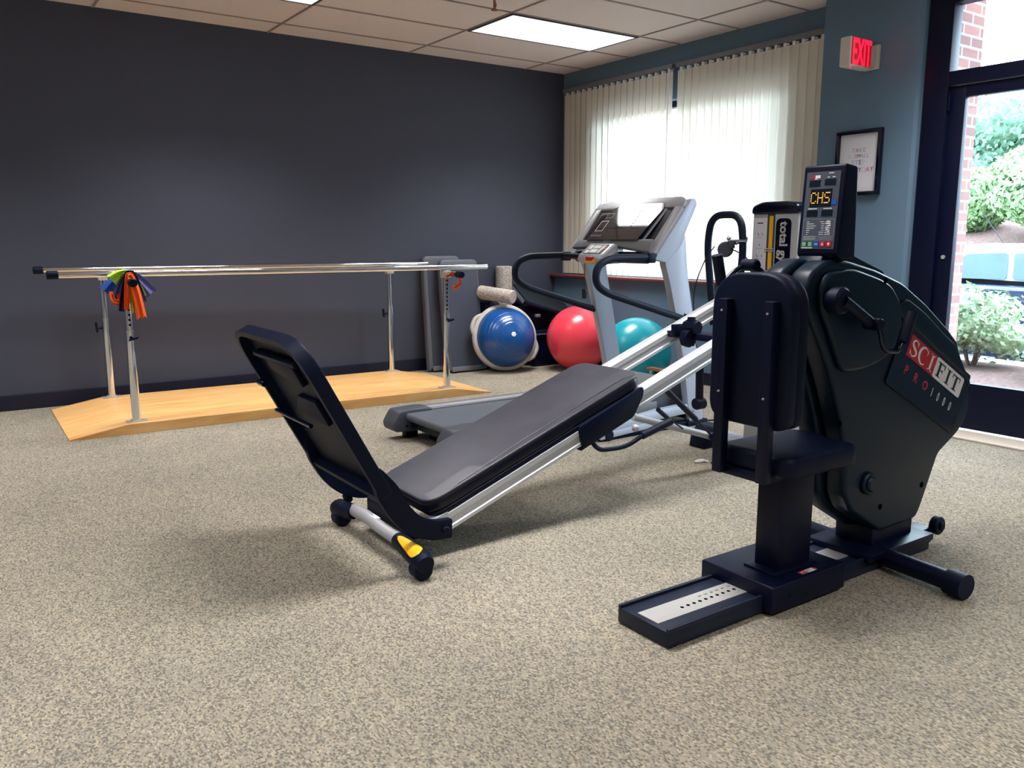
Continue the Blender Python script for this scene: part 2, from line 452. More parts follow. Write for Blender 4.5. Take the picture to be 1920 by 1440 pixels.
g.box(5.24, 5.45, 3.64, WY0, WZ0, WZ1)
g.box(5.24, 5.45, WY1, BW, WZ0, WZ1)
struct(build('wall_right', g, 'wall_blue', smooth=False))
g = G()
pts = [(5.11, 3.66), (5.11, 2.985), (5.125, 2.965), (5.24, 2.935), (5.45, 2.935), (5.45, 3.66)]
g.prism(pts, -0.1, CEIL, 'z')
g.box(5.11, 5.45, 1.70, 2.95, 2.62, CEIL)
g.box(5.11, 5.45, -4.2, 1.70, -0.1, CEIL)
struct(build('wall_exit', g, 'wall_blue', smooth=False))
struct(build('baseboard_right', G().box(5.125, RW, 3.66, BW - 0.014, 0, 0.10, 0.003).box(5.096, 5.11, 2.99, 3.66, 0, 0.10, 0.003), 'base', smooth=False))
struct(build('trim_1', G().box(5.075, 5.24, 3.66, BW, 0.815, 0.838, 0.005), 'cherry'))
# ceiling grid
g = G()
xs = [3.56 + 1.22 * k for k in range(-6, 2)]; ys = [5.71 + 0.61 * k for k in range(-16, 2)]
for x in xs: g.box(x - 0.008, x + 0.008, -4.05, BW, CEIL - 0.006, CEIL)
for y in ys: g.box(-4.05, 5.24, y - 0.008, y + 0.008, CEIL - 0.0055, CEIL)
struct(build('trim_2', g, 'tbar', smooth=False))
struct(build('trim_3', G().box(4.93, 5.15, 1.75, 2.90, 0.0, 0.012, 0.003), 'ivory'))

# window behind the blinds
w = bpy.data.objects.new('window_1', None); COL.objects.link(w); w.location = (5.36, 5.1, 1.65); w['kind'] = 'structure'
g = G()
for y0, y1 in ((WY0, WY0 + 0.05), (WY1 - 0.05, WY1), (5.09, 5.14)): g.box(5.32, 5.40, y0, y1, WZ0, WZ1)
g.box(5.32, 5.40, WY0, WY1, WZ0, WZ0 + 0.05).box(5.32, 5.40, WY0, WY1, WZ1 - 0.05, WZ1)
build('window_frame', g, 'blackmet', w, smooth=False)
build('pane', G().box(5.355, 5.361, WY0 + 0.05, 5.09, WZ0 + 0.05, WZ1 - 0.05), 'glass', w, smooth=False)
build('pane', G().box(5.355, 5.361, 5.14, WY1 - 0.05, WZ0 + 0.05, WZ1 - 0.05), 'glass', w, smooth=False)

# glass door
d = bpy.data.objects.new('door_1', None); COL.objects.link(d); d.location = (5.2, 2.4, 0); d['kind'] = 'structure'
g = G()
g.box(5.14, 5.24, 2.80, 2.95, 0.012, 2.62, 0.004).box(5.14, 5.24, 1.70, 1.80, 0.012, 2.62, 0.004)
g.box(5.141, 5.239, 1.80, 2.80, 2.545, 2.62).box(5.141, 5.239, 1.80, 2.80, 2.075, 2.155)
build('door_frame', g, 'blackmet', d)
leaf = build('door_leaf', G().box(5.16, 5.205, 2.70, 2.797, 0.02, 2.07, 0.003).box(5.16, 5.205, 1.803, 1.90, 0.02, 2.07, 0.003)
             .box(5.161, 5.204, 1.90, 2.70, 0.02, 0.30).box(5.161, 5.204, 1.90, 2.70, 2.0, 2.07), 'blackmet', d)
build('glass', G().box(5.18, 5.186, 1.90, 2.70, 0.30, 2.0), 'glass', d, smooth=False)
build('transom_glass', G().box(5.18, 5.186, 1.80, 2.80, 2.155, 2.545), 'glass', d, smooth=False)
build('lock', G().cyl((5.16, 2.75, 1.06), (5.150, 2.75, 1.06), 0.012), 'steel', d)
build('pull_handle', G().tube(bend([(5.16, 1.85, 0.90), (5.11, 1.85, 0.90), (5.11, 1.85, 1.25), (5.16, 1.85, 1.25)], 0.03), 0.014), 'steel', d)
build('hinge', G().cyl((5.150, 2.79, 1.93), (5.150, 2.79, 2.03), 0.008), 'blackmet', d)

# ------------------------------------------------------------------ ceiling lamps
def lamp(cx, cy, lab):
    t = thing('ceiling_light', lab, 'ceiling light', (cx, cy, CEIL), 'recessed fluorescent ceiling panels')
    g = G(); a, b = 0.603, 0.298
    g.box(cx - a, cx + a, cy - b, cy - b + 0.018, CEIL - 0.012, CEIL - 0.001).box(cx - a, cx + a, cy + b - 0.018, cy + b, CEIL - 0.012, CEIL - 0.001)
    g.box(cx - a, cx - a + 0.018, cy - b, cy + b, CEIL - 0.0122, CEIL - 0.0012).box(cx + a - 0.018, cx + a, cy - b, cy + b, CEIL - 0.0122, CEIL - 0.0012)
    build('frame', g, 'darkgrey', t, smooth=False)
    build('diffuser', G().box(cx - a + 0.018, cx + a - 0.018, cy - b + 0.018, cy + b - 0.018, CEIL - 0.010, CEIL - 0.002), 'diffuser', t, smooth=False)
    L = bpy.data.lights.new('lamp', 'AREA'); L.shape = 'RECTANGLE'; L.size = 1.12; L.size_y = 0.52; L.energy = LAMP_W
    L.color = (1.0, 0.975, 0.965); L.spread = math.radians(LAMP_SPREAD)
    o = bpy.data.objects.new('lamp', L); COL.objects.link(o); o.location = (cx, cy, CEIL - 0.02)
    o.parent = t; o.matrix_parent_inverse = pmat(t).inverted()
    return t
lamp(4.17, 5.405, 'lit rectangular ceiling panel nearest the window blinds')
lamp(1.73, 5.405, 'lit ceiling panel cut off by the picture edge above the dark wall')
for k, (x, y) in enumerate([(4.17, 2.355), (1.73, 2.355), (-0.71, 5.405), (-0.71, 2.355), (-3.15, 5.405), (1.73, -0.695), (4.17, -0.695), (-0.71, -0.695), (-3.15, 2.355), (-0.71, -3.13)]):
    lamp(x, y, 'lit rectangular ceiling panel behind or beside the viewer')

# sprinkler
t = thing('ceiling_sprinkler', 'small brass fire sprinkler hanging from the ceiling tiles', 'sprinkler', (3.25, 4.86, CEIL))
build('escutcheon', G().cyl((3.25, 4.86, CEIL - 0.006), (3.25, 4.86, CEIL), 0.03), 'steel', t)
build('sprinkler_head', G().cyl((3.25, 4.86, 2.665), (3.25, 4.86, CEIL - 0.005), 0.009).cyl((3.25, 4.86, 2.655), (3.25, 4.86, 2.661), 0.022)
      .tube([(3.25, 4.845, 2.70), (3.25, 4.838, 2.68), (3.25, 4.855, 2.663)], 0.003), 'brown', t)

# ------------------------------------------------------------------ vertical blinds
def blind(y0, y1, lab, wand):
    t = thing('vertical_blind', lab, 'blind', (5.19, (y0 + y1) / 2, 0.845), 'cream vertical window blinds')
    build('head_rail', G().box(5.165, 5.215, y0, y1, 2.548, 2.585, 0.004), 'greyplas', t)
    g = G(); n = int(round((y1 - y0) / 0.079)); st = (y1 - y0 - 0.09) / (n - 1); gc = G(); gw = G()
    for k in range(n):
        y = y0 + 0.045 + st * k; cs = 0.0435; a = math.radians(84 + random.uniform(-1.5, 1.5))
        dx, dy = math.cos(a) * cs, math.sin(a) * cs; pts = []
        nx, ny = -dy / cs * 0.004, dx / cs * 0.004
        for s_, bow in ((-1, 0), (-0.5, 0.8), (0, 1), (0.5, 0.8), (1, 0)): pts.append((5.19 + dx * s_ + nx * bow, y + dy * s_ + ny * bow))
        zt, zb = 2.525, 0.848
        vt = [g.bm.verts.new((p[0], p[1], zt)) for p in pts]; vb = [g.bm.verts.new((p[0], p[1], zb)) for p in pts]
        for i in range(4): g.bm.faces.new((vb[i], vb[i + 1], vt[i + 1], vt[i]))
        gc.box(5.183, 5.197, y - 0.012, y + 0.012, 2.522, 2.549)
        gc.box(5.186, 5.194, y - 0.035, y - 0.015, 2.532, 2.540)
    o = build('slats', g, 'blind', t)
    build_each('carrier', gc, 'white', t)
    if wand: build('wand', G().cyl((5.155, wand, 1.25), (5.155, wand, 2.55), 0.005, 8), 'white', t)
    return t
blind(5.125, 6.56, 'cream vertical blind meeting the dark wall behind the treadmill', 5.15)
blind(3.68, 5.085, 'cream vertical blind beside the wall with the exit sign', None)

# ------------------------------------------------------------------ exit sign
t = thing('exit_sign', 'lit red exit sign in a pale housing, sticking out from the blue wall', 'exit sign', (5.11, 3.28, 2.3))
ex0, ex1, ey0, ey1, ez0, ez1 = 4.805, 5.035, 3.245, 3.325, 2.225, 2.402
build('housing', G().box(ex0, ex1, ey0 + 0.004, ey1, ez0, ez1, 0.010, 3), 'exitbody', t)
build('mount', G().box(5.03, 5.10, ey0 + 0.022, ey1 - 0.022, 2.245, 2.375, 0.006).box(5.09, 5.11, ey0 - 0.01, ey1 + 0.02, 2.235, 2.385, 0.006), 'exitbody', t)
f = build('face', G().box(ex0 + 0.012, ex1 - 0.014, ey0 - 0.001, ey0 + 0.008, ez0 + 0.012, ez1 - 0.006), 'exitface', t, smooth=False)
build('lettering', G().text('EXIT', ((ex0 + ex1) / 2 - 0.001, ey0 - 0.001, 2.306), X_, Z_, 0.215, 0.001, sx=0.44, bold=0.004), 'exitred', t, smooth=False)
build('indicator', G().sphere((4.84, ey0 + 0.02, ez0 - 0.003), 0.006, 12), 'exitred', t)

# ------------------------------------------------------------------ framed print
t = thing('framed_print', 'black framed white poster with small step lettering on the blue wall', 'poster', (5.11, 3.33, 1.45))
py0, py1, pz0, pz1 = 3.172, 3.498, 1.452, 1.872
g = G()
for a in ((py0, py1, pz0, pz0 + 0.026), (py0, py1, pz1 - 0.026, pz1), (py0, py0 + 0.026, pz0 + 0.026, pz1 - 0.026), (py1 - 0.026, py1, pz0 + 0.026, pz1 - 0.026)):
    g.box(5.078, 5.11, a[0], a[1], a[2], a[3], 0.002)
build('frame', g, 'blackgloss', t)
sheet = build('sheet', G().box(5.096, 5.104, py0 + 0.02, py1 - 0.02, pz0 + 0.02, pz1 - 0.02), 'paper', t, smooth=False)
def letters(lines, parent):
    packs = {}
    for s_, z, sz, st, cols in lines:
        n = len(s_)
        for i, c in enumerate(s_):
            if c == ' ': continue
            y = 3.335 - (i - (n - 1) / 2) * st
            packs.setdefault(cols[i % len(cols)], G()).text(c, (5.0958, y, z), NY, Z_, sz, 0.0003)
    for k, g in packs.items(): build('lettering', g, k, parent, smooth=False)
letters([('TAKE', 1.742, 0.036, 0.026, ['inkgrey', 'inkred', 'inkgrey', 'inkgrey']),
         ('A SMALL', 1.705, 0.034, 0.022, ['inkgreen', 'ink', 'inkgrey', 'ink', 'inkgrey', 'inkgrey', 'inkgrey']),
         ('STEP', 1.664, 0.042, 0.026, ['inkgrey', 'inkgrey', 'ink', 'inkgreen']),
         ('EVERYDAY', 1.616, 0.042, 0.0285, ['ink', 'inkgrey', 'ink', 'inkgrey', 'ink', 'inkgreen', 'inkred', 'ink'])], t)

# ================================================================== parallel bars
PB = thing('parallel_bars', 'pair of chromed parallel bars on a maple ramped platform along the dark wall', 'parallel bars', (2.07, 5.87, 0))
PB.rotation_euler = (0, 0, -math.radians(1.45))
PBM = pmat(PB)
def pb(name, g, m, parent=None, **k):
    bmesh.ops.transform(g.bm, matrix=PBM, verts=g.bm.verts)
    return build(name, g, m, parent or PB, **k)
g = G(); PT = 0.065
a, c = 1.455, 1.12; Yn, Yf = -0.52, 0.565
g.prism([(-a, 0), (-a, 0.008), (-c - 0.02, PT - 0.002), (-c + 0.02, PT), (c - 0.02, PT), (c + 0.02, PT - 0.002), (a, 0.008), (a, 0)], Yn, Yf, 'y', 0.0015, 1)
pb('platform', g, 'wood', smooth=False)
RZ = 0.965
for yy in (-0.455, 0.51):
    rail_y = yy
    rail = pb('rail', G().cyl((-1.44, rail_y, RZ), (1.46, rail_y, RZ), 0.019, 24, 0.003), 'chrome')
    pb('end_cap', G().cyl((-1.49, rail_y, RZ), (-1.43, rail_y, RZ), 0.025, 20, 0.004), 'black', rail)
    for xx in (-1.075, 1.10):
        up = pb('upright', G().cyl((xx, yy, PT), (xx, yy, 0.62), 0.026, 24).cyl((xx, yy, 0.62), (xx, yy, 0.628), 0.028, 24).cyl((xx, yy, 0.6), (xx, yy, RZ - 0.03), 0.021, 24), 'chrome')
        pb('foot_plate', G().box(xx - 0.06, xx + 0.06, yy - 0.035, yy + 0.035, PT, PT + 0.006, 0.002).cyl((xx, yy, PT), (xx, yy, PT + 0.014), 0.034), 'steel', up)
        gh = G()
        for k in range(9): gh.cyl((xx, yy - 0.0216, 0.66 + k * 0.03), (xx, yy - 0.02, 0.66 + k * 0.03), 0.0068, 10)
        if yy < 0: pb('height_holes', gh, 'pit', up)
        if yy > 0:
            pb('locking_knob', G().cyl((xx - 0.026, yy, 0.56), (xx - 0.055, yy, 0.56), 0.010).prism(fillet([(xx - 0.066, 0.53), (xx - 0.050, 0.53), (xx - 0.056, 0.60), (xx - 0.072, 0.60)], 0.005), yy - 0.008, yy + 0.008, 'y', 0.002), 'blackmet', up)
        else: pb('locking_knob', G().cyl((xx, yy - 0.026, 0.585), (xx, yy - 0.05, 0.58), 0.011).prism(fillet([(xx - 0.02, 0.565), (xx + 0.035, 0.578), (xx + 0.04, 0.592), (xx - 0.015, 0.58)], 0.005), yy - 0.062, yy - 0.05, 'y', 0.002), 'blackmet', up)
        pb('clamp', G().box(xx - 0.03, xx + 0.03, yy - 0.03, yy + 0.03, RZ - 0.075, RZ - 0.022, 0.004), 'steel', up)
for xx in (-1.075, 1.10):
    cb = pb('width_bar', G().cyl((xx, -0.66, RZ - 0.045), (xx, -0.40, RZ - 0.045), 0.017), 'chrome')
    pb('end_cap', G().cyl((xx, -0.70, RZ - 0.045), (xx, -0.63, RZ - 0.045), 0.025, 20, 0.004), 'black', cb)

# resistance bands draped over the width bar
def band(name_mat, pts, width, lab, seedv, group='resistance bands draped on the parallel bar end'):
    """a folded cloth-like strip following pts (world), width across"""
    P = spline(pts, 7); g = G(); rnd = random.Random(seedv); m = len(P); rows = []
    for i, p in enumerate(P):
        t = P[min(i + 1, m - 1)] - P[max(i - 1, 0)]; t.normalize()
        side = t.cross(Vector((0.25, -1, 0.05))).normalized(); row = []
        f = i / (m - 1); wd = width * (0.35 + 1.0 * abs(2 * f - 0.9))
        if name_mat in ('bandorange', 'bandnavy') : wd = width * (0.5 + 0.6 * f)
        for k in range(7):
            s_ = k / 6 - 0.5
            off = math.sin(k * 1.9 + seedv + f * 3) * 0.009
            row.append(g.bm.verts.new(p + side * wd * s_ + Vector((0, off, 0)) + Vector((0, 0, 0.010 * math.sin(k * 2.2 + seedv)) if i == m - 1 else (0, 0, 0))))
        rows.append(row)
    for A, B in zip(rows, rows[1:]):
        for k in range(6): g.bm.faces.new((A[k], A[k + 1], B[k + 1], B[k]))
    o = build('resistance_band', g, name_mat)
    md = o.modifiers.new('thickness', 'SOLIDIFY'); md.thickness = 0.0016; md.offset = 0
    return tag(o, lab, 'exercise band', group)
bx, by, bz = 0.975, 5.30, 0.945
def arch(dx0, z0, dx1, z1, dy=0.0, h=0.0):
    return [(bx + dx0, by - 0.01 + dy, z0), (bx + dx0 * 0.45 - 0.005, by - 0.005 + dy, (z0 + bz) / 2 + 0.03), (bx, by + dy, bz + 0.012 + h),
            (bx + dx1 * 0.45 + 0.005, by - 0.01 + dy, (z1 + bz) / 2 + 0.03), (bx + dx1, by - 0.012 + dy, z1)]
band('bandblue', arch(-0.125, 0.865, 0.03, 0.90, 0.03, 0.018), 0.075, 'bright blue stretch band spread leftward over the bar end', 1)
band('bandgreen', arch(-0.095, 0.935, 0.045, 0.83, -0.005, 0.022), 0.06, 'lime green stretch band lying topmost over the bar end', 2)
band('bandpurple', arch(-0.075, 0.80, 0.110, 0.845, 0.01, 0.014), 0.075, 'violet stretch band with a wide tail pointing to the right', 3)
band('bandnavy', arch(-0.06, 0.755, 0.05, 0.80, -0.02, 0.010), 0.065, 'dark navy stretch band hanging in the middle of the bunch', 4)
band('bandorange', arch(-0.035, 0.765, 0.045, 0.715, -0.04, 0.004), 0.055, 'orange stretch band with the longest tail, hanging over the bar end', 5)
band('bandyellow', arch(-0.01, 0.80, 0.012, 0.75, -0.025, 0.006), 0.03, 'mottled yellow stretch band squeezed between the orange tails', 6)
band('bandorange', [(bx - 0.10, by + 0.0, 0.87), (bx - 0.095, by - 0.02, 0.82), (bx - 0.06, by - 0.02, 0.805), (bx - 0.05, by + 0.0, 0.85)], 0.04, 'short orange band end curled at the left of the bunch', 9)
o = band('bandorange', [(3.075, 5.235, 0.905), (3.12, 5.22, 0.925), (3.17, 5.22, 0.905), (3.185, 5.22, 0.86), (3.15, 5.22, 0.83), (3.125, 5.22, 0.825)], 0.034,
         'orange band tied below the clamp at the far end of the bars', 11, 'band tied to the bar clamp')

# ================================================================== arm ergometer
E = thing('arm_ergometer', 'tall black upper body ergometer with lit console, backrest and red white logo', 'exercise machine', (2.3, 1.68, 0))
# base beam
g = G(); by0, by1 = 1.575, 1.79
g.box(1.645, 3.03, by0, by1, 0.004, 0.052, 0.003)
g.box(1.645, 3.03, by0, by0 + 0.012, 0.050, 0.062, 0.002).box(1.645, 3.03, by1 - 0.012, by1, 0.050, 0.062, 0.002)
beam = build('base_beam', g, 'beammet', E)
strip = build('steel_strip', G().box(1.662, 2.72, 1.635, 1.722, 0.052, 0.0545), 'steel', beam, smooth=False)
g = G()
for k in range(13):
    g.cyl((1.80 + k * 0.0262, 1.672, 0.0545), (1.80 + k * 0.0262, 1.672, 0.0549), 0.0062, 12)
build_each('adjustment_hole', g, 'pit', beam)
g = G()
for k, c_ in enumerate('234567890'):
    g.text(c_, (1.905 + k * 0.0262, 1.698, 0.0547), NY, X_, 0.019, 0.0002)
build('scale_numbers', g, 'ink', beam, smooth=False)
build_each('warning_label', G().box(2.60, 2.625, 1.64, 1.715, 0.0545, 0.0552).box(2.50, 2.53, 1.64, 1.715, 0.0545, 0.0552), 'white', beam, smooth=False)
# carriage and column
car = build('carriage', G().box(2.055, 2.43, 1.535, 1.83, 0.012, 0.100, 0.006, 3), 'blackmet', E)
lab = build('maker_label', G().plate((2.262, 1.563, 0.1001), X_, Y_, -0.040, 0.040, -0.010, 0.010, 0.0006, 0.003), 'white', car)
build('red_half', G().plate((2.262, 1.563, 0.1006), X_, Y_, -0.040, -0.008, -0.010, 0.010, 0.0005).plate((2.262, 1.563, 0.1006), X_, Y_, 0.030, 0.040, -0.010, 0.010, 0.0005), 'red', car, smooth=False)
build('maker_name', G().text('FIT', (2.270, 1.563, 0.1008), X_, Y_, 0.016, 0.0002), 'ink', car, smooth=False)
build('maker_name', G().text('SCI', (2.238, 1.563, 0.1013), X_, Y_, 0.016, 0.0002), 'white', car, smooth=False)
build_each('bolt', G().cyl((2.14, 1.535, 0.055), (2.14, 1.533, 0.055), 0.005, 10).cyl((2.22, 1.535, 0.045), (2.22, 1.533, 0.045), 0.003, 10), 'blackmet', car)
build('column', G().box(2.165, 2.33, 1.605, 1.70, 0.098, 0.47, 0.004).box(2.13, 2.35, 1.59, 1.715, 0.098, 0.108, 0.003), 'blackmet', E)
# seat with backrest
build('seat', G().prism(fillet([(2.035, 1.49), (2.40, 1.49), (2.40, 1.595), (2.44, 1.70), (2.40, 1.775), (2.035, 1.775)], 0.05), 0.450, 0.520, 'z', 0.018, 3), 'black', E)
build('seat_bracket', G().box(2.02, 2.38, 1.56, 1.75, 0.43, 0.457, 0.004), 'blackmet', E)
pad = fillet([(1.495, 0.60), (1.495, 1.065), (1.795, 1.065), (1.795, 0.60)], [0.05, 0.12, 0.12, 0.07], 9)
back = build('backrest', G().prism(pad, 2.018, 2.062, 'x', 0.010, 3).prism(pad, 2.060, 2.105, 'x', 0.016, 3), 'black', E)
for yy, zb in ((1.725, 0.44), (1.555, 0.44)):
    bar = build('back_bar', G().box(1.985, 2.018, yy - 0.018, yy + 0.018, zb, 0.985, 0.004), 'blackmet', E)
    build_each('bolt', G().cyl((1.985, yy, 0.95), (1.981, yy, 0.95), 0.0035, 10).cyl((1.985, yy, 0.70), (1.981, yy, 0.70), 0.0035, 10), 'steel', bar)
# housing
prof = [(2.319, 1.098), (2.247, 1.062), (2.223, 1.010), (2.229, 0.949), (2.273, 0.883), (2.324, 0.809), (2.372, 0.728), (2.425, 0.615), (2.469, 0.508), (2.485, 0.421), (2.497, 0.300),
        (2.54, 0.236), (2.732, 0.124), (2.913, 0.128), (2.970, 0.131), (3.000, 0.175), (3.090, 0.360), (3.220, 0.424), (3.268, 0.465), (3.288, 0.516), (3.275, 0.604), (3.205, 0.698),
        (3.160, 0.786), (3.083, 0.840), (2.918, 0.938), (2.763, 1.014), (2.598, 1.062), (2.435, 1.095)]
prof = [(x, z) for x, z in prof]
pf = fillet(prof, 0.02, 3)
HY0, HYM, HY1 = 1.600, 1.682, 1.765
build('housing_shell', G().prism(pf, HY0, HYM - 0.0015, 'y', 0.016, 4), 'body', E)
# far half, a shade larger at the seat side
build('housing_shell', G().prism([(x - (0.028 if x < 2.9 else 0), z + (0.004 if z > 0.9 else 0)) for x, z in pf], HYM + 0.0015, HY1, 'y', 0.022, 4), 'body', E)
# raised crank cover on the near face
cov = fillet([(2.295, 1.060), (2.262, 1.000), (2.275, 0.945), (2.33, 0.865), (2.385, 0.770), (2.415, 0.735), (2.52, 0.735), (2.62, 0.752), (2.700, 0.79), (2.74, 0.86), (2.725, 0.945), (2.66, 1.01), (2.59, 1.035), (2.44, 1.070)], 0.03, 4)
build('crank_cover', G().prism(cov, HY0 - 0.022, HY0 + 0.004, 'y', 0.014, 4), 'body', E)
ud = Vector((0.433, 0, -0.222)).normalized(); vd = Vector((0.222, 0, 0.433)).normalized()
O = Vector((2.83, HY0 - 0.0005, 0.835))
rib = build('label_band', G().plate(O, ud, vd, -0.06, 0.475, -0.21, 0.03, 0.006, 0.012), 'blackgloss', E)
O2 = O + Vector((0, -0.0062, 0)); 
def serif(ch):
    """letter outlines in a 0..1 box, thick and thin strokes with serifs"""
    P = []
    R = lambda x0, x1, y0, y1: P.append([(x0, y0), (x1, y0), (x1, y1), (x0, y1)])
    if ch == 'I': R(0.16, 0.34, 0, 1); R(0.02, 0.48, 0, 0.06); R(0.02, 0.48, 0.94, 1); w = 0.50
    if ch == 'F': R(0.12, 0.30, 0, 1); R(0.0, 0.42, 0, 0.06); R(0.0, 0.70, 0.92, 1); R(0.30, 0.54, 0.47, 0.54); R(0.64, 0.70, 0.72, 0.94); R(0.50, 0.55, 0.38, 0.63); w = 0.74
    if ch == 'T': R(0.30, 0.48, 0, 1); R(0.16, 0.62, 0, 0.06); R(0.0, 0.78, 0.92, 1); R(0.0, 0.06, 0.72, 0.94); R(0.72, 0.78, 0.72, 0.94); w = 0.80
    if ch in 'CS':
        if ch == 'C':
            path = [(0.44 + 0.40 * math.cos(a), 0.5 + 0.5 * math.sin(a)) for a in [math.radians(q) for q in range(48, 318, 9)]]
            wd = [0.05 + 0.14 * abs(math.sin(PI * i / (len(path) - 1))) ** 1.6 for i in range(len(path))]
            R(0.70, 0.76, 0.68, 0.98); w = 0.84
        else:
            path = [tuple(p) for p in spline([(0.56, 0.80), (0.46, 0.95), (0.28, 0.96), (0.12, 0.80), (0.18, 0.62), (0.36, 0.50), (0.54, 0.38), (0.58, 0.20), (0.44, 0.05), (0.24, 0.03), (0.08, 0.20)], 4)]
            wd = [0.05 + 0.13 * math.sin(PI * i / (len(path) - 1)) ** 2 for i in range(len(path))]
            R(0.55, 0.61, 0.70, 0.98); R(0.03, 0.09, 0.02, 0.30); w = 0.68
        m = len(path)
        for i in range(m - 1):
            q = []
            for j in (i, i + 1):
                a_ = Vector(path[max(j - 1, 0)]); b_ = Vector(path[min(j + 1, m - 1)]); t_ = (b_ - a_).normalized(); nn = Vector((-t_.y, t_.x)) * wd[j] / 2; c_ = Vector(path[j])
                q.append((c_ + nn, c_ - nn))
            P.append([tuple(q[0][0]), tuple(q[0][1]), tuple(q[1][1]), tuple(q[1][0])])
    return P, w
def serif_word(word, o, u, v, h, x0, y0, m, parent, gap=0.06, sx=1.0):
    g = G(); x = x0; wn = u.cross(v) * 0.0006
    for ch in word:
        P, w = serif(ch)
        for q in P: g.poly([o + wn + u * (x + a * h * sx) + v * (y0 + b * h) for a, b in q])
        x += (w + gap) * h * sx
    return build('logo_lettering', g, m, parent, smooth=False)
build('logo_red', G().plate(O2, ud, vd, 0.0, 0.205, -0.078, 0.0, 0.0008), 'red', rib, smooth=False)
build('logo_white', G().plate(O2, ud, vd, 0.205, 0.435, -0.078, 0.0, 0.0008, 0.010), 'white', rib, smooth=False)
O3 = O2 + Vector((0, -0.0012, 0))
serif_word('SCI', O3, ud, vd, 0.060, 0.012, -0.069, 'white', rib, 0.14, 1.30)
serif_word('FIT', O3, ud, vd, 0.054, 0.222, -0.066, 'ink', rib, 0.14, 1.50)
g = G()
for k, c_ in enumerate('PRO'): g.text(c_, O2 + ud * (0.035 + k * 0.075) + vd * -0.125, ud, vd, 0.046, 0.0004, bold=0.001)
build('model_lettering', g, 'red', rib, smooth=False)
g = G()
for k, c_ in enumerate('1000'): g.text(c_, O2 + ud * (0.245 + k * 0.050) + vd * -0.128, ud, vd, 0.048, 0.0004, sx=0.62)
build('model_lettering', g, 'white', rib, smooth=False)
# soft ridge above the label and the chin below it
build('ridge', G().prism(fillet([(2.77, 0.965), (2.70, 0.93), (2.79, 0.875), (3.22, 0.645), (3.25, 0.60), (3.262, 0.62), (3.19, 0.70), (3.13, 0.775), (3.06, 0.81), (2.90, 0.905)], 0.03), HY0 - 0.012, HY0 + 0.004, 'y', 0.008, 3), 'body', E)
build('lower_boss', G().cyl((2.625, HY0 + 0.002, 0.325), (2.625, HY0 - 0.016, 0.325), 0.040, 32, 0.006).cyl((2.625, HY0, 0.325), (2.625, HY0 - 0.026, 0.325), 0.028, 32, 0.006), 'body', E)
g = G()
for x, z in ((2.607, 1.028), (2.402, 0.765), (2.440, 0.560), (2.718, 0.222), (2.985, 0.258), (3.10, 0.78)):
    g.cyl((x, HY0 - 0.024 if z > 0.9 else HY0 - 0.001, z), (x, HY0 - 0.0245 if z > 0.9 else HY0 - 0.0015, z), 0.011, 14)
build_each('screw_well', g, 'pit', E)
build('pedestal', G().box(2.70, 2.96, 1.61, 1.76, 0.05, 0.14, 0.006).box(2.60, 3.02, 1.555, 1.81, 0.048, 0.075, 0.004), 'blackmet', E)
# cranks
def crank(y, s, P):
    hub, joint, hook1, hook2, g0, g1 = P
    c = build('crank', G().cyl((hub[0], y + 0.055 * s, hub[1]), (hub[0], y, hub[1]), 0.042, 32, 0.008)
              .tube([(hub[0], y + 0.012 * s, hub[1]), (joint[0], y + 0.004 * s, joint[1])], [0.022, 0.017])
              .cyl((joint[0], y + 0.03 * s, joint[1]), (joint[0], y - 0.03 * s, joint[1]), 0.020, 20, 0.004), 'black', E)
    build('grip_hook', G().tube(bend([(joint[0], y - 0.02 * s, joint[1]), (hook1[0], y - 0.03 * s, hook1[1]), (hook2[0], y - 0.035 * s, hook2[1]), (g0[0], y - 0.035 * s, g0[1])], 0.03), 0.0085), 'blackgloss', c)
    build('grip', G().tube([(g0[0], y - 0.035 * s, g0[1]), (g1[0], y - 0.035 * s, g1[1])], 0.0185, 18), 'foamgrip', c)
crank(1.53, 1, [(2.320, 0.975), (2.480, 0.894), (2.500, 0.810), (2.575, 0.802), (2.596, 0.832), (2.640, 0.925)])
crank(1.86, -1, [(2.42, 0.985), (2.27, 1.078), (2.23, 1.06), (2.18, 1.02), (2.172, 1.015), (2.145, 1.112)])
# console
build('console_base', G().prism(fillet([(2.33, 1.075), (2.36, 1.125), (2.47, 1.125), (2.70, 1.055), (2.74, 1.00), (2.6, 1.0)], 0.012), 1.64, 1.73, 'y', 0.006), 'body', E)
cx = 2.365
con = build('console', G().prism(fillet([(cx - 0.018, 1.112), (cx, 1.395), (cx + 0.062, 1.388), (cx + 0.066, 1.30), (cx + 0.075, 1.10), (cx, 1.10)], 0.010), 1.585, 1.738, 'y', 0.006, 3), 'blackmet', E)
# console face
cu = Vector((0, -1, 0)); cv = Vector((0.018, 0, 0.283)).normalized(); cw = cu.cross(cv)
CO = Vector((cx - 0.018, 1.6615, 1.112)) + cw * 0.0005
fp = lambda t: CO + cw * t
def cplate(nm, m, x0, x1, y0, y1, t0=0.0012, t=0.0008, par=None):
    return build(nm, G().plate(fp(t0), cu, cv, x0, x1, y0, y1, t), m, par or panel, smooth=False)
panel = build('panel', G().plate(fp(0), cu, cv, -0.062, 0.060, 0.020, 0.262, 0.0014, 0.004), 'panel', con, smooth=False)
g = G()
for a in ((-0.050, -0.010, 0.216, 0.236), (0.006, 0.046, 0.218, 0.238), (-0.050, -0.010, 0.122, 0.142), (0.004, 0.044, 0.122, 0.142), (-0.042, 0.036, 0.152, 0.208)):
    g.plate(fp(0.0014), cu, cv, *a, 0.0008)
build_each('display', g, 'display', panel)
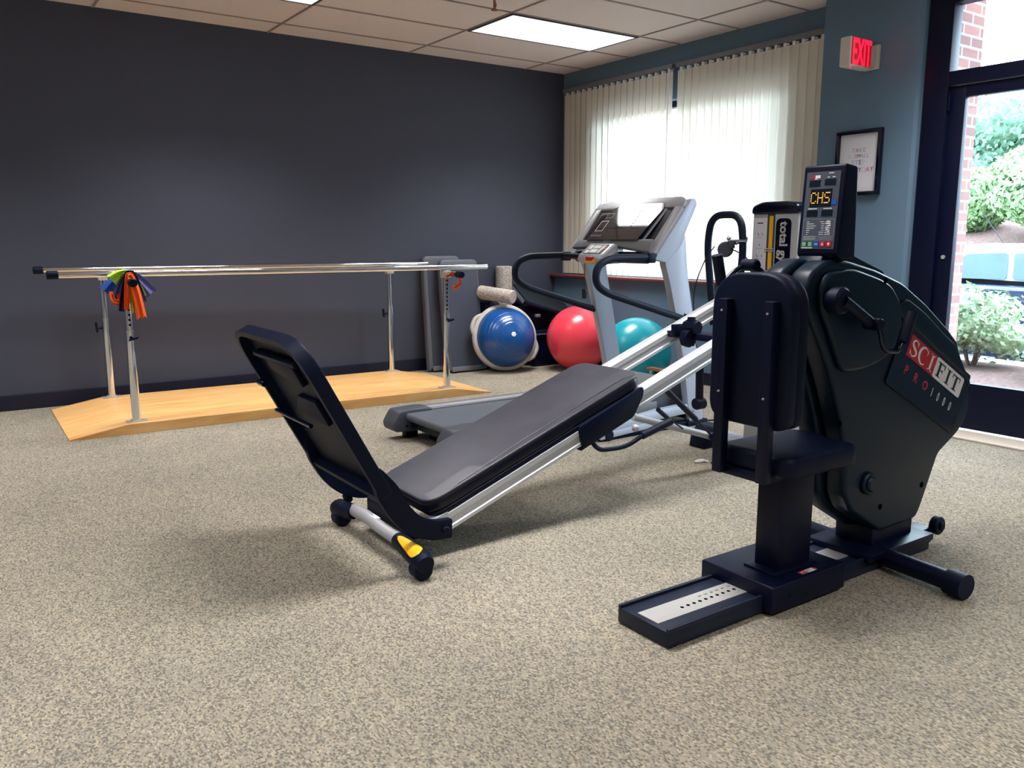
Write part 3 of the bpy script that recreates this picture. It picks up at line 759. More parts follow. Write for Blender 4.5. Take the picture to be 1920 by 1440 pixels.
FONT = {'C': ['01110', '10001', '10000', '10000', '10000', '10001', '01110'], 'H': ['10001', '10001', '10001', '11111', '10001', '10001', '10001'], 'S': ['01111', '10000', '10000', '01110', '00001', '00001', '11110']}
g = G()
for i, ch in enumerate('CHS'):
    for r_, row in enumerate(FONT[ch]):
        for c_, b_ in enumerate(row):
            if b_ == '1':
                x = -0.038 + i * 0.0245 + c_ * 0.0042; y = 0.196 - r_ * 0.0052
                g.plate(fp(0.0023), cu, cv, x - 0.0013, x + 0.0013, y - 0.0014, y + 0.0014, 0.0005)
build('lit_characters', g, 'led', panel, smooth=False)
g = G()
g.plate(fp(0.0014), cu, cv, -0.030, -0.012, 0.242, 0.251, 0.0008)
for (x, y, w_) in ((-0.032, 0.2385, 0.010), (0.014, 0.2425, 0.008), (0.032, 0.2425, 0.010), (0.018, 0.255, 0.018), (-0.046, 0.1455, 0.032), (0.010, 0.1455, 0.018), (0.030, 0.1455, 0.010)):
    g.plate(fp(0.0014), cu, cv, x, x + w_, y, y + 0.0026, 0.0006)
for k, w_ in enumerate((0.010, 0.026, 0.034, 0.028, 0.012, 0.010, 0.006)): g.plate(fp(0.0014), cu, cv, -0.046, -0.046 + w_, 0.105 - k * 0.0066, 0.1068 - k * 0.0066, 0.0006)
for k, w_ in enumerate((0.016, 0.010, 0.010, 0.010, 0.008, 0.017, 0.017)): g.plate(fp(0.0014), cu, cv, 0.018 - w_, 0.018, 0.105 - k * 0.0066, 0.1068 - k * 0.0066, 0.0006)
build('printed_lines', g, 'white', panel, smooth=False)
build('logo_mark', G().plate(fp(0.0014), cu, cv, -0.046, -0.030, 0.242, 0.251, 0.0008), 'red', panel, smooth=False)
g = G()
for k in range(7):
    hs = [(0.2, 0.6, 1, 0.7, 1, 0.5), (0.6, 0.6, 1, 1, 1, 0.6), (0.1, 0.3, 0.5, 0.7, 0.9, 1), (0.3, 0.8, 0.5, 1, 0.4, 0.5), (0.2, 0.6, 1, 0.8, 0.4, 0.3), (0.3, 0.5, 0.3, 0.8, 1, 0.3), (0.2, 0.6, 0.2, 0.7, 0.2, 0.8)][k]
    for i, h_ in enumerate(hs): g.plate(fp(0.0014), cu, cv, 0.021 + i * 0.0034, 0.0242 + i * 0.0034, 0.1045 - k * 0.0066, 0.1045 - k * 0.0066 + 0.0052 * h_, 0.0006)
build('profile_bars', g, 'white', panel, smooth=False)
g = G()
for a in ((-0.058, 0.055, 0.1135, 0.1145), (-0.058, 0.055, 0.047, 0.048), (-0.058, -0.057, 0.047, 0.114), (0.054, 0.055, 0.047, 0.114), (0.0, 0.054, 0.060, 0.061), (-0.001, 0.0, 0.048, 0.061)): g.plate(fp(0.0014), cu, cv, *a, 0.0006)
for k in range(4): g.plate(fp(0.0014), cu, cv, -0.054, -0.010 + 0.004 * (k % 2), 0.049 + k * 0.0034, 0.051 + k * 0.0034, 0.0006)
for k in range(2): g.plate(fp(0.0014), cu, cv, 0.004, 0.050, 0.051 + k * 0.0045, 0.0528 + k * 0.0045, 0.0006)
build('printed_border', g, 'greyprint', panel, smooth=False)
for k, m_ in enumerate(('green', 'green', 'blue', 'red', 'red')):
    bt = cplate('button', m_, -0.058 + k * 0.0225, -0.0395 + k * 0.0225, 0.0275, 0.044, 0.0014, 0.0016)
    xx = -0.04875 + k * 0.0225; g = G()
    if k < 3:
        for q in range(3 if k < 2 else 1): g.plate(fp(0.0031), cu, cv, xx - 0.006, xx + 0.006, 0.0345 + (q - (1 if k < 2 else 0)) * 0.004, 0.0362 + (q - (1 if k < 2 else 0)) * 0.004, 0.0004)
    else:
        s_ = -1 if k == 3 else 1
        o_ = fp(0.0032)
        P = [(xx - 0.005, 0.0357), (xx + 0.005, 0.0357), (xx, 0.0357 + 0.0055 * s_)]
        g.poly([o_ + cu * p[0] + cv * p[1] for p in (P if s_ > 0 else P[::-1])])
        g.plate(fp(0.0031), cu, cv, xx - 0.0015, xx + 0.0015, min(0.0357, 0.0357 - 0.005 * s_), max(0.0357, 0.0357 - 0.005 * s_), 0.0003)
    build('button_symbol', g, 'white', panel, smooth=False)
cplate('button', 'blue', 0.037, 0.054, 0.158, 0.175, 0.0014, 0.0014)
cplate('strip_label', 'ivory', -0.058, -0.017, 0.0215, 0.0255, 0.0014, 0.0008)
# stabiliser bar, caps, wheel
sb = build('stabiliser_bar', G().tube([(2.69, 1.30, 0.045), (2.72, 1.62, 0.045), (2.76, 2.02, 0.045)], 0.033, 20), 'blackmet', E)
build('end_cap', G().tube([(2.685, 1.262, 0.045), (2.692, 1.325, 0.045)], 0.043, 20), 'black', sb)
build('end_cap', G().tube([(2.757, 1.995, 0.045), (2.764, 2.055, 0.045)], 0.043, 20), 'black', sb)
build('end_bracket', G().box(2.92, 3.09, 1.60, 1.77, 0.01, 0.072, 0.004), 'blackmet', E)
build('wheel', G().cyl((3.115, 1.580, 0.075), (3.115, 1.612, 0.075), 0.036, 24, 0.005).cyl((3.115, 1.57, 0.075), (3.115, 1.615, 0.075), 0.016, 20, 0.003), 'black', E)
build('wheel', G().cyl((3.115, 1.758, 0.075), (3.115, 1.79, 0.075), 0.036, 24, 0.005), 'black', E)

# ================================================================== incline trainer
T = thing('incline_trainer', 'silver railed incline trainer with black glideboard and squat board in the middle of the carpet', 'exercise machine', (2.4, 2.78, 0))
SL = 0.372; TH = math.atan(SL)
RT = lambda x: 0.700 + SL * (x - 2.917)     # top of the rails
def rail_g(yc, x0, x1):
    """hollow-looking extrusion with chamfered top running up the slope"""
    sec = [(-0.026, -0.084), (0.026, -0.084), (0.026, -0.070), (0.021, -0.066), (0.021, -0.040), (0.026, -0.036), (0.026, -0.014), (0.014, 0.0), (-0.014, 0.0), (-0.026, -0.014), (-0.026, -0.036), (-0.021, -0.040), (-0.021, -0.066), (-0.026, -0.070)]
    g = G(); b = g.bm
    A = [b.verts.new((x0, yc + p[0], RT(x0) + p[1])) for p in sec]; B = [b.verts.new((x1, yc + p[0], RT(x1) + p[1])) for p in sec]
    n = len(sec)
    for i in range(n): b.faces.new((A[i], A[(i + 1) % n], B[(i + 1) % n], B[i]))
    b.faces.new(A[::-1]); b.faces.new(B); bmesh.ops.recalc_face_normals(b, faces=b.faces)
    return g
NR, FR = 2.60, 2.955
r1 = build('rail', rail_g(NR, 1.50, 3.52), 'rail', T)
r2 = build('rail', rail_g(FR, 1.50, 3.52), 'rail', T)
for r_, yy in ((r1, NR), (r2, FR)):
    sh = Matrix(((1, 0, 0, 0), (0, 1, 0, 0), (SL, 0, 1, 0.700 - SL * 2.917), (0, 0, 0, 1)))
    build('rail_end', G().box(1.42, 1.51, yy - 0.027, yy + 0.027, -0.078, -0.004, 0.006, mx=sh), 'silver', r_)
def slope_board(x0, x1, y0, y1, top, thick, rad, bev, mid=False):
    """slab parallel to the rails; top is its height above the rail tops"""
    L = (x1 - x0) / math.cos(TH)
    pts = fillet([(0, y0), (L, y0), (L, y1), (0, y1)], rad, 8)
    mx = Matrix.Translation((x0, 0, RT(x0) + top)) @ Matrix.Rotation(-TH, 4, 'Y')
    return G().prism(pts, -thick, 0, 'z', bev, 4, mx=mx)
gb = build('glideboard', slope_board(1.425, 2.475, 2.578, 2.995, 0.068, 0.012, 0.075, 0.005), 'vinyl', T)
md_ = slope_board(1.423, 2.477, 2.576, 2.997, 0.060, 0.050, 0.078, 0.014)
build('cushion_side', md_, 'vinylside', gb)
# stitched seam along the near side
pts = [(x, 2.600 + 0.0 * x, RT(x) + 0.0530 + 0.0012) for x in [1.56 + 0.03 * k for k in range(28)]]
seam = [Vector((1.52, 2.582, RT(1.52) + 0.0685))] + [Vector((x, 2.588 + 0.030 * min(1, (x - 1.52) / 0.35), RT(x) + 0.0690)) for x in [1.56 + 0.04 * k for k in range(22)]] + [Vector((2.45, 2.598, RT(2.45) + 0.0685))]
build('seam', G().tube(seam, 0.0016, 6), 'vinylside', gb)
build('board_frame', slope_board(1.45, 2.46, 2.575, 2.985, 0.010, 0.020, 0.05, 0.003), 'blackmet', gb)
sh = Matrix(((1, 0, 0, 0), (0, 1, 0, 0), (SL, 0, 1, 0.700 - SL * 2.917), (0, 0, 0, 1)))
build('carriage', G().prism(fillet([(2.12, 0.008), (2.145, -0.098), (2.42, -0.098), (2.475, -0.03), (2.475, 0.012)], 0.02), 2.562, 2.578, 'y', 0.003, mx=sh)
      .prism(fillet([(2.12, 0.008), (2.145, -0.098), (2.42, -0.098), (2.475, -0.03), (2.475, 0.012)], 0.02), 2.980, 2.996, 'y', 0.003, mx=sh)
      .box(2.14, 2.44, 2.57, 2.99, -0.02, -0.004, 0.002, mx=sh).box(2.14, 2.20, 2.57, 2.99, -0.103, -0.09, 0.002, mx=sh), 'black', gb)
# rollers showing beside the board
g = G()
for x in (1.62, 2.30):
    for yy, s_ in ((NR, -1), (FR, 1)): g.cyl((x, yy - 0.02, RT(x) - 0.004), (x, yy + 0.02, RT(x) - 0.004), 0.014, 16)
build_each('roller', g, 'black', gb)
# foot crossbar
cbz = 0.088
cb = build('foot_crossbar', G().tube([(1.33, 3.02, cbz), (1.33, 2.90, cbz + 0.004), (1.322, 2.75, cbz), (1.325, 2.68, cbz - 0.004), (1.327, 2.60, cbz - 0.006)], [0.025, 0.026, 0.023, 0.023, 0.026], 20), 'silver', T)
def foot(y0, y1, s):
    c = build('foot_cap', G().tube([(1.326, y0, cbz - 0.006), (1.322, (y0 * 2 + y1) / 3, cbz - 0.012), (1.315, y1 - s * 0.03, cbz - 0.020), (1.313, y1, cbz - 0.024)], [0.029, 0.034, 0.040, 0.030], 22)
              .cyl((1.315, y1 - s * 0.012, 0.036), (1.315, y1 - s * 0.075, 0.036), 0.036, 24, 0.008), 'black', cb)
    return c
c1 = foot(2.625, 2.395, -1); foot(3.01, 3.16, 1)
# yellow inlay lying on the upper side of the near cap
g = G(); b = g.bm; rows = []
def capc(y):
    K_ = [(2.395, 1.313, 0.064, 0.031), (2.425, 1.315, 0.068, 0.040), (2.548, 1.322, 0.076, 0.034), (2.625, 1.326, 0.082, 0.029)]
    for a_, c_ in zip(K_, K_[1:]):
        if y <= c_[0]:
            f_ = (y - a_[0]) / (c_[0] - a_[0]); return [p + (q_ - p) * f_ for p, q_ in zip(a_[1:], c_[1:])]
    return K_[-1][1:]
for i in range(17):
    f_ = i / 16; y_ = 2.415 + 0.180 * f_; half = 0.80 * (1 - 0.62 * f_) * math.sqrt(max(0, 1 - abs(2 * f_ - 1) ** 5)) + 0.01
    cx_, cz_, r_ = capc(y_)
    rows.append([b.verts.new((cx_ - math.sin(0.50 + a_) * (r_ + 0.0025), y_, cz_ + math.cos(0.50 + a_) * (r_ + 0.0025))) for a_ in [half * (k / 4 - 1) for k in range(9)]])
for A, B_ in zip(rows, rows[1:]):
    for k in range(8): b.faces.new((A[k], A[k + 1], B_[k + 1], B_[k]))
build('yellow_inlay', g, 'yellow', c1)
build('levelling_knob', G().cyl((1.345, 3.10, 0.10), (1.345, 3.13, 0.125), 0.018, 16, 0.004), 'black', cb)
build('small_label', G().box(1.318, 1.340, 2.80, 2.86, cbz + 0.0235, cbz + 0.0265), 'white', cb, smooth=False)
# squat board: moulded tray with a rim, arms curving under the rails
SY0, SY1 = 2.47, 3.11
bd = Vector((0.315, 0, -0.585)).normalized()       # down the board
bn = Vector((-bd.z, 0, bd.x)).normalized()         # towards the glideboard
BO = Vector((0.925, 0, 0.858)); BL = 0.64
def bmx():
    return Matrix(((bd.x, 0, bn.x, BO.x), (bd.y, 1, bn.y, 0), (bd.z, 0, bn.z, BO.z), (0, 0, 0, 1)))
out = fillet([(0, SY0), (BL, SY0), (BL, SY1), (0, SY1)], [0.14, 0.03, 0.03, 0.14], 8)
inn = fillet([(0.022, SY0 + 0.022), (BL - 0.02, SY0 + 0.022), (BL - 0.02, SY1 - 0.022), (0.022, SY1 - 0.022)], [0.12, 0.02, 0.02, 0.12], 8)
g = G(); g.prism(out, 0.0, 0.014, 'z', 0.004, 2, mx=bmx())
b = bmesh.new(); n = len(out)
ra = [[b.verts.new((*p, z)) for p in q] for q, z in ((out, 0.004), (out, -0.034), (inn, -0.034), (inn, 0.004))]
for A, B_ in zip(ra, ra[1:]):
    for i in range(n): b.faces.new((A[i], A[(i + 1) % n], B_[(i + 1) % n], B_[i]))
bmesh.ops.recalc_face_normals(b, faces=b.faces); g._merge(b, bmx())
sq = build('squat_board', g, 'black', T)
# ribs, strut bar, and boss on its back
g = G()
for u0, y0_, u1, y1_ in ((0.10, SY0 + 0.12, 0.10, SY1 - 0.12),):
    g.box(u0 - 0.008, u0 + 0.008, y0_, y1_, -0.030, 0.002, 0.003, mx=bmx())
g.prism([(0.12, 2.66), (0.20, 2.66), (0.17, 2.92), (0.12, 2.92)], -0.02, 0.002, 'z', 0.004, mx=bmx())
g.prism([(0.26, 2.64), (0.36, 2.64), (0.36, 2.94), (0.26, 2.80)], -0.018, 0.002, 'z', 0.004, mx=bmx())
build('ribs', g, 'black', sq)
P_ = lambda u, y, w_: tuple(BO + bd * u + bn * w_ + Vector((0, y, 0)))
build('hinge_rod', G().tube([P_(0.36, 3.09, -0.045), P_(0.36, 2.74, -0.045)], 0.008, 10), 'blackgloss', sq)
build('latch', G().cyl(P_(0.22, 3.06, -0.05), P_(0.22, 3.0, -0.05), 0.012, 12, 0.002), 'blackgloss', sq)
build('end_pin', G().cyl(P_(0.24, 3.125, -0.018), P_(0.24, 3.10, -0.018), 0.010, 12), 'steel', sq)
# side arms
for yy in (SY0 + 0.018, SY1 - 0.018):
    path = spline([(1.171, yy, 0.400), (1.219, yy, 0.312), (1.262, yy, 0.238), (1.318, yy, 0.180), (1.390, yy, 0.148), (1.465, yy, 0.142)], 6)
    g = G(); b = g.bm; rows = []
    for i, p in enumerate(path):
        t_ = (path[min(i + 1, len(path) - 1)] - path[max(i - 1, 0)]).normalized(); nn = Vector((-t_.z, 0, t_.x)); hw = (0.042 - 0.008 * i / (len(path) - 1)) * min(1.0, 0.40 + i / 9)
        rows.append([b.verts.new(p + nn * hw + Vector((0, -0.016, 0))), b.verts.new(p + nn * hw + Vector((0, 0.016, 0))), b.verts.new(p - nn * hw + Vector((0, 0.016, 0))), b.verts.new(p - nn * hw + Vector((0, -0.016, 0)))])
    for A, B_ in zip(rows, rows[1:]):
        for i in range(4): b.faces.new((A[i], A[(i + 1) % 4], B_[(i + 1) % 4], B_[i]))
    b.faces.new(rows[0]); b.faces.new(rows[-1][::-1]); bmesh.ops.recalc_face_normals(b, faces=b.faces)
    bmesh.ops.bevel(b, geom=b.edges[:], offset=0.003, segments=2, affect='EDGES')
    arm = build('arm', g, 'black', sq)
    build('arm_bolt', G().cyl((1.435, yy - 0.026, 0.142), (1.435, yy + 0.026, 0.142), 0.014, 16, 0.003), 'black', arm)
build('hinge_block', G().box(1.365, 1.43, NR - 0.02, FR + 0.02, 0.085, 0.15, 0.006), 'black', T)
# tower
TX = 3.575; TY0, TY1 = 2.645, 2.925
tw = build('tower', G().box(TX, TX + 0.115, TY0, TY1, 0.06, 1.300, 0.008), 'silver', T)
build('tower_cap', G().prism(fillet([(TY0 - 0.008, 1.293), (TY0 - 0.002, 1.335), (TY0 + 0.06, 1.355), (TY1 - 0.06, 1.355), (TY1 + 0.002, 1.335), (TY1 + 0.008, 1.293)], 0.02), TX - 0.010, TX + 0.125, 'x', 0.010, 3), 'blackgloss', tw)
chart = build('exercise_chart', G().box(TX - 0.0012, TX + 0.001, 2.832, 2.917, 0.72, 1.275), 'paper', tw, smooth=False)
g = G(); rnd = random.Random(3)
g.plate((TX - 0.0013, 2.876, 1.245), NY, Z_, -0.018, 0.018, 0, 0.006, 0.0003)
for k in range(8):
    z = 1.19 - k * 0.055
    for sx_ in ((-0.012, 0.014) if k not in (1, 4) else (-0.006,)):
        y = 2.876 - sx_
        for q in range(2):
            a_ = rnd.uniform(-0.9, 0.9) + q * 1.4; L_ = 0.010
            p0 = Vector((TX - 0.0015, y, z)); p1 = p0 + Vector((0, -math.cos(a_), math.sin(a_))) * L_
            g.tube([p0, p1], 0.0011, 5)
    g.plate((TX - 0.0013, 2.876, z - 0.016), NY, Z_, -0.02, 0.02, 0, 0.0012, 0.0002)
build('figures', g, 'ink', chart, smooth=False)
slot = build('slot', G().box(TX - 0.0006, TX + 0.001, 2.785, 2.832, 0.42, 1.293), 'darkgrey', tw, smooth=False)
build('yellow_strip', G().box(TX - 0.0022, TX - 0.0004, 2.795, 2.818, 0.42, 1.283), 'yellow', tw, smooth=False)
build_each('height_pin', G().cyl((TX - 0.006, 2.84, 1.118), (TX - 0.006, 2.785, 1.118), 0.003, 8).cyl((TX - 0.006, 2.84, 1.108), (TX - 0.006, 2.785, 1.108), 0.003, 8), 'steel', tw)
st = build('name_strip', G().prism(fillet([(2.685, 0.62), (2.777, 0.62), (2.777, 1.270), (2.685, 1.270)], [0, 0, 0.03, 0.03]), TX - 0.0014, TX + 0.001, 'x'), 'blackgloss', tw, smooth=False)
build('name_lettering', G().text('total gym', (TX - 0.0020, 2.729, 1.128), NZ, NY, 0.068, 0.0004, sx=0.98, bold=0.0018), 'rimgrey', st, smooth=False)
build('yellow_square', G().plate((TX - 0.0016, 2.731, 0.99), NY, Z_, -0.018, 0.020, -0.06, 0.012, 0.0006), 'yellow', st, smooth=False)
g = G()
for k in range(14): g.box(TX + 0.03, TX + 0.085, TY0 - 0.0012, TY0 + 0.001, 0.62 + k * 0.05, 0.632 + k * 0.05)
build('ladder_slots', g, 'blackgloss', tw, smooth=False)
# tower base
tb = build('tower_base', G().tube([(3.60, 3.20, 0.075), (3.60, 2.36, 0.075)], 0.032, 20), 'silverblue', T)
for y0, y1 in ((3.13, 3.25), (2.43, 2.31)):
    build('foot_cap', G().prism(fillet([(3.50, 0.0), (3.515, 0.075), (3.56, 0.125), (3.66, 0.125), (3.70, 0.06), (3.71, 0.0)], 0.015), min(y0, y1), max(y0, y1), 'y', 0.012, 3), 'black', tb)
# floor strut, gas springs, latch handle
build('floor_strut', G().tube([(2.64, 2.80, 0.352), (3.58, 2.78, 0.062)], 0.0175, 18), 'silver', T)
build('gas_spring', G().tube([(2.70, 2.70, 0.520), (3.00, 2.745, 0.305)], 0.0145, 16).tube([(3.0, 2.745, 0.305), (3.145, 2.765, 0.200)], 0.006, 10).cyl((3.13, 2.74, 0.20), (3.17, 2.80, 0.19), 0.02, 12, 0.003), 'blackmet', T)
build('gas_spring', G().tube([(2.70, 2.70, 0.395), (2.78, 2.72, 0.345)], 0.011, 12).tube([(2.78, 2.72, 0.345), (2.94, 2.77, 0.262)], 0.004, 8), 'blackmet', T)
build('release_handle', G().tube([(2.60, 2.52, 0.385), (2.44, 2.53, 0.34)], 0.017, 14).tube(bend([(2.45, 2.53, 0.343), (2.36, 2.54, 0.30), (2.22, 2.56, 0.30), (2.20, 2.60, 0.36)], 0.05), 0.010, 10), 'foamgrip', T)
build('release_knob', G().sphere((2.405, 2.535, 0.378), 0.016, 20), 'silver', T)
# cross slide bracket with knob
build('rail_bracket', G().box(2.98, 3.10, NR - 0.01, FR + 0.01, 0.69, 0.722, 0.006).cyl((2.99, 2.74, 0.75), (2.99, 2.82, 0.75), 0.036, 8, 0.006).cyl((2.965, 2.76, 0.70), (2.965, 2.80, 0.70), 0.045, 8, 0.006)
      .box(2.97, 3.0, 2.765, 2.795, 0.66, 0.80, 0.004).box(2.94, 3.02, 2.84, 2.87, 0.70, 0.76, 0.004), 'black', T)
# inverted-U pull bar on the upper rails, pulley and line
pbx = 3.40
ub = build('pull_bar', G().tube(bend([(pbx, 3.01, 0.72), (pbx, 3.075, 1.14), (pbx, 3.05, 1.29), (pbx, 2.86, 1.29), (pbx, 2.835, 1.14), (pbx, 2.86, 0.72)], 0.075, 8), 0.0185, 16), 'foamgrip', T)
build('pull_bar_clamp', G().box(pbx - 0.02, pbx + 0.02, 2.84, 3.03, 0.80, 0.84, 0.004), 'black', ub)
pl = build('pulley', G().cyl((pbx - 0.052, 2.905, 1.115), (pbx - 0.026, 2.928, 1.115), 0.040, 32, 0.007).box(pbx - 0.045, pbx - 0.02, 2.87, 2.905, 1.12, 1.158, 0.004), 'darkgrey', T)
build('clamp', G().cyl((pbx - 0.02, 2.90, 1.158), (pbx - 0.02, 2.80, 1.158), 0.007, 10).cyl((pbx - 0.03, 2.86, 1.145), (pbx + 0.03, 2.84, 1.172), 0.009, 10).sphere((pbx - 0.03, 2.905, 1.17), 0.012, 10), 'chrome', pl)
build('line', G().tube(spline([(pbx - 0.05, 2.98, 1.13), (3.36, 3.06, 1.04), (3.33, 3.09, 0.88), (3.30, 3.04, 0.64), (3.27, 2.99, 0.60)], 8), 0.003, 6)
      .tube(spline([(pbx - 0.04, 2.90, 1.125), (3.42, 2.84, 1.08), (3.47, 2.80, 1.0), (TX - 0.01, 2.79, 0.86)], 8), 0.003, 6), 'cable', T)
# foam arm hanging from the rail behind
build('hanging_grip', G().tube([(3.14, 2.86, 0.60), (3.16, 2.87, 0.36)], 0.020, 14).cyl((3.13, 2.87, 0.345), (3.19, 2.87, 0.345), 0.030, 18, 0.005), 'foamgrip', T)

# hook and cable lying on the carpet
o = build('pull_cable', G().tube(spline([(3.305, 2.905, 0.006), (3.34, 2.84, 0.006), (3.46, 2.80, 0.006), (3.62, 2.86, 0.006), (3.72, 3.02, 0.006)], 8), 0.0045, 8), 'cable')
hk = build('snap_hook', G().tube(spline([(3.30, 2.915, 0.008), (3.29, 2.95, 0.014), (3.27, 2.965, 0.010), (3.245, 2.96, 0.008), (3.25, 2.945, 0.010), (3.28, 2.935, 0.012)], 6), 0.005, 8), 'white', o)
hk['label'] = 'white metal hook at the end of the cable'
tag(o, 'thin black cable with a pale hook lying on the carpet by the tower foot', 'cable')

# ================================================================== treadmill
K = thing('treadmill', 'silver and grey treadmill with a wide tilted console and looping black handrails', 'treadmill', (3.1, 4.03, 0))
NP, FP = 3.625, 4.385
DT = 0.165
build('belt', G().prism(fillet([(2.235, 0.115), (2.235, DT - 0.004), (3.55, DT - 0.004), (3.55, 0.115)], [0.024, 0.024, 0, 0]), 3.80, 4.30, 'y', 0.0, 1), 'belt', K)
build('deck_frame', G().box(2.27, 3.70, 3.77, 4.34, 0.07, 0.125, 0.004).box(2.36, 2.46, 3.86, 4.24, 0.0, 0.075, 0.01), 'blackmet', K)
for y0, y1 in ((3.685, 3.795), (4.305, 4.43)):
    rl = build('side_rail', G().box(2.30, 3.68, y0, y1, 0.085, DT + 0.008, 0.010, 3), 'greyplas', K)
    build('trim_strip', G().box(2.40, 3.66, y0 + 0.02, y1 - 0.06, DT + 0.007, DT + 0.0095, 0.001), 'silver', rl)
    build('end_cap', G().prism(fillet([(2.165, 0.055), (2.150, 0.10), (2.20, DT + 0.012), (2.36, DT + 0.016), (2.42, DT + 0.012), (2.42, 0.07), (2.3, 0.045)], 0.02), y0 - 0.012, y1 + 0.008, 'y', 0.012, 3), 'darkgrey', rl)
    build('foot', G().box(2.26, 2.34, (y0 + y1) / 2 - 0.03, (y0 + y1) / 2 + 0.03, 0.0, 0.06, 0.006), 'black', rl)
    build_each('screw', G().cyl((2.24, y0 - 0.0125, 0.085), (2.24, y0 - 0.0145, 0.085), 0.008, 10).cyl((2.28, y0 - 0.0125, 0.085), (2.28, y0 - 0.0145, 0.085), 0.008, 10), 'blackmet', rl)
build('motor_hood', G().prism(fillet([(3.46, 0.08), (3.46, 0.175), (3.60, 0.265), (3.84, 0.30), (4.02, 0.24), (4.06, 0.08)], 0.03), 3.69, 4.36, 'y', 0.015, 3), 'darkgrey', K)
# uprights
for yy, s_ in ((NP, -1), (FP, 1)):
    off = 0.02 if s_ < 0 else 0.035
    pts = [(3.600 + off, 1.035), (3.652 + off, 0.90), (3.735 + off, 0.62), (3.800 + off, 0.38), (3.850 + off, 0.10), (3.860 + off, 0.03), (3.985 + off, 0.03), (3.965 + off, 0.20), (3.925 + off, 0.42), (3.860 + off, 0.70), (3.800 + off, 0.95), (3.765 + off, 1.20), (3.70 + off, 1.20)]
    up = build('upright', G().prism(fillet(pts, 0.02, 3), yy - 0.026, yy + 0.026, 'y', 0.005, 2), 'silverblue', K)
    build('foot_pad', G().box(3.84 + off, 4.02 + off, yy - 0.034, yy + 0.034, 0.0, 0.034, 0.006), 'black', up)
    build_each('bolt', G().cyl((3.915 + off, yy - 0.026, 0.20), (3.915 + off, yy - 0.034, 0.20), 0.010, 12, 0.003).cyl((3.945 + off, yy - 0.026, 0.12), (3.945 + off, yy - 0.034, 0.12), 0.010, 12, 0.003).cyl((3.895 + off, yy - 0.026, 0.105), (3.895 + off, yy - 0.034, 0.105), 0.010, 12, 0.003), 'steel', up)
    # base side member
    bs = build('base_member', G().prism(fillet([(3.12, 0.035), (3.14, 0.078), (3.60, 0.135), (3.87, 0.145), (3.87, 0.085), (3.60, 0.075), (3.5, 0.035)], 0.012), yy - 0.022, yy + 0.03, 'y', 0.004, 2)
               .prism(fillet([(3.13, 0.012), (3.12, 0.045), (3.60, 0.075), (3.62, 0.04)], 0.012), yy - 0.035, yy - 0.022, 'y', 0.003, 2), 'silverblue', K)
    build('transport_wheel', G().cyl((3.20, yy - 0.040, 0.034), (3.20, yy + 0.01, 0.034), 0.033, 24, 0.004), 'black', bs)
    build('underside', G().box(3.14, 3.86, yy - 0.02, yy + 0.028, 0.0, 0.036, 0.004), 'black', bs)
build('front_crossbar', G().box(3.86, 3.94, NP, FP, 0.05, 0.10, 0.004), 'blackmet', K)
# console slab leaning back
c0 = Vector((3.510, 0, 1.062)); c1 = Vector((3.800, 0, 1.415)); cdv = (c1 - c0); CL = cdv.length; cdv.normalize()
cnv = Vector((-cdv.z, 0, cdv.x))        # faces the runner and up
def cmx(t=0.0):
    # local x -> -Y (viewer's right), local y -> up the slab, local z -> face normal
    o_ = c0 + cnv * t
    return Matrix(((0, cdv.x, cnv.x, o_.x), (-1, cdv.y, cnv.y, (NP + FP) / 2), (0, cdv.z, cnv.z, o_.z), (0, 0, 0, 1)))
HW = 0.405
def cpoly(g, pts, t0, t1, bev=0.0, seg=2): return g.prism(pts, t0, t1, 'z', bev, seg, mx=cmx())
outl = fillet([(-HW, 0), (HW, 0), (HW, CL - 0.01), (HW - 0.04, CL + 0.012), (-HW + 0.10, CL + 0.012), (-HW, CL - 0.04)], [0.01, 0.01, 0.03, 0.05, 0.05, 0.05], 5)
# frame as four bars so that the middle stays open
g = G()
cpoly(g, fillet([(-HW, 0), (-HW + 0.07, 0), (-HW + 0.07, CL - 0.02), (-HW, CL - 0.05)], [0.01, 0.0, 0.01, 0.03]), -0.035, 0.0, 0.006, 2)
cpoly(g, fillet([(HW - 0.07, 0), (HW, 0), (HW, CL - 0.03), (HW - 0.07, CL - 0.0)], [0.0, 0.01, 0.03, 0.01]), -0.035, 0.0, 0.006, 2)
cpoly(g, fillet([(-HW, CL - 0.07), (HW, CL - 0.07), (HW, CL - 0.02), (HW - 0.05, CL + 0.014), (-HW + 0.12, CL + 0.014), (-HW, CL - 0.055)], [0, 0, 0.03, 0.05, 0.06, 0.01], 5), -0.035, 0.001, 0.006, 2)
con2 = build('console_frame', g, 'silver', K)
# deep side cheeks of the console
for s_ in (-1, 1):
    yy = (NP - 0.02) if s_ < 0 else (FP + 0.02)
    g = G()
    pts = [(c0.x + 0.010, c0.z - 0.012), (c0.x + 0.10, c0.z - 0.030), (3.745, 1.14), (3.765, 1.20), (3.860, 1.375), (3.845, 1.41), (3.812, 1.405)]
    g.prism(fillet(pts, 0.012, 3), yy - 0.022, yy + 0.022, 'y', 0.004, 2)
    build('side_cheek', g, 'silverblue', con2)
build('console_back', cpoly(G(), fillet([(-HW + 0.03, 0.10), (HW - 0.03, 0.10), (HW - 0.03, CL - 0.03), (-HW + 0.03, CL - 0.03)], 0.03), -0.045, -0.012), 'darkgrey', con2)
build('speaker_recess', cpoly(G(), fillet([(-HW + 0.075, 0.12), (-HW + 0.145, 0.12), (-HW + 0.145, 0.355), (-HW + 0.10, 0.34)], 0.01), -0.014, -0.008), 'blackgloss', con2)
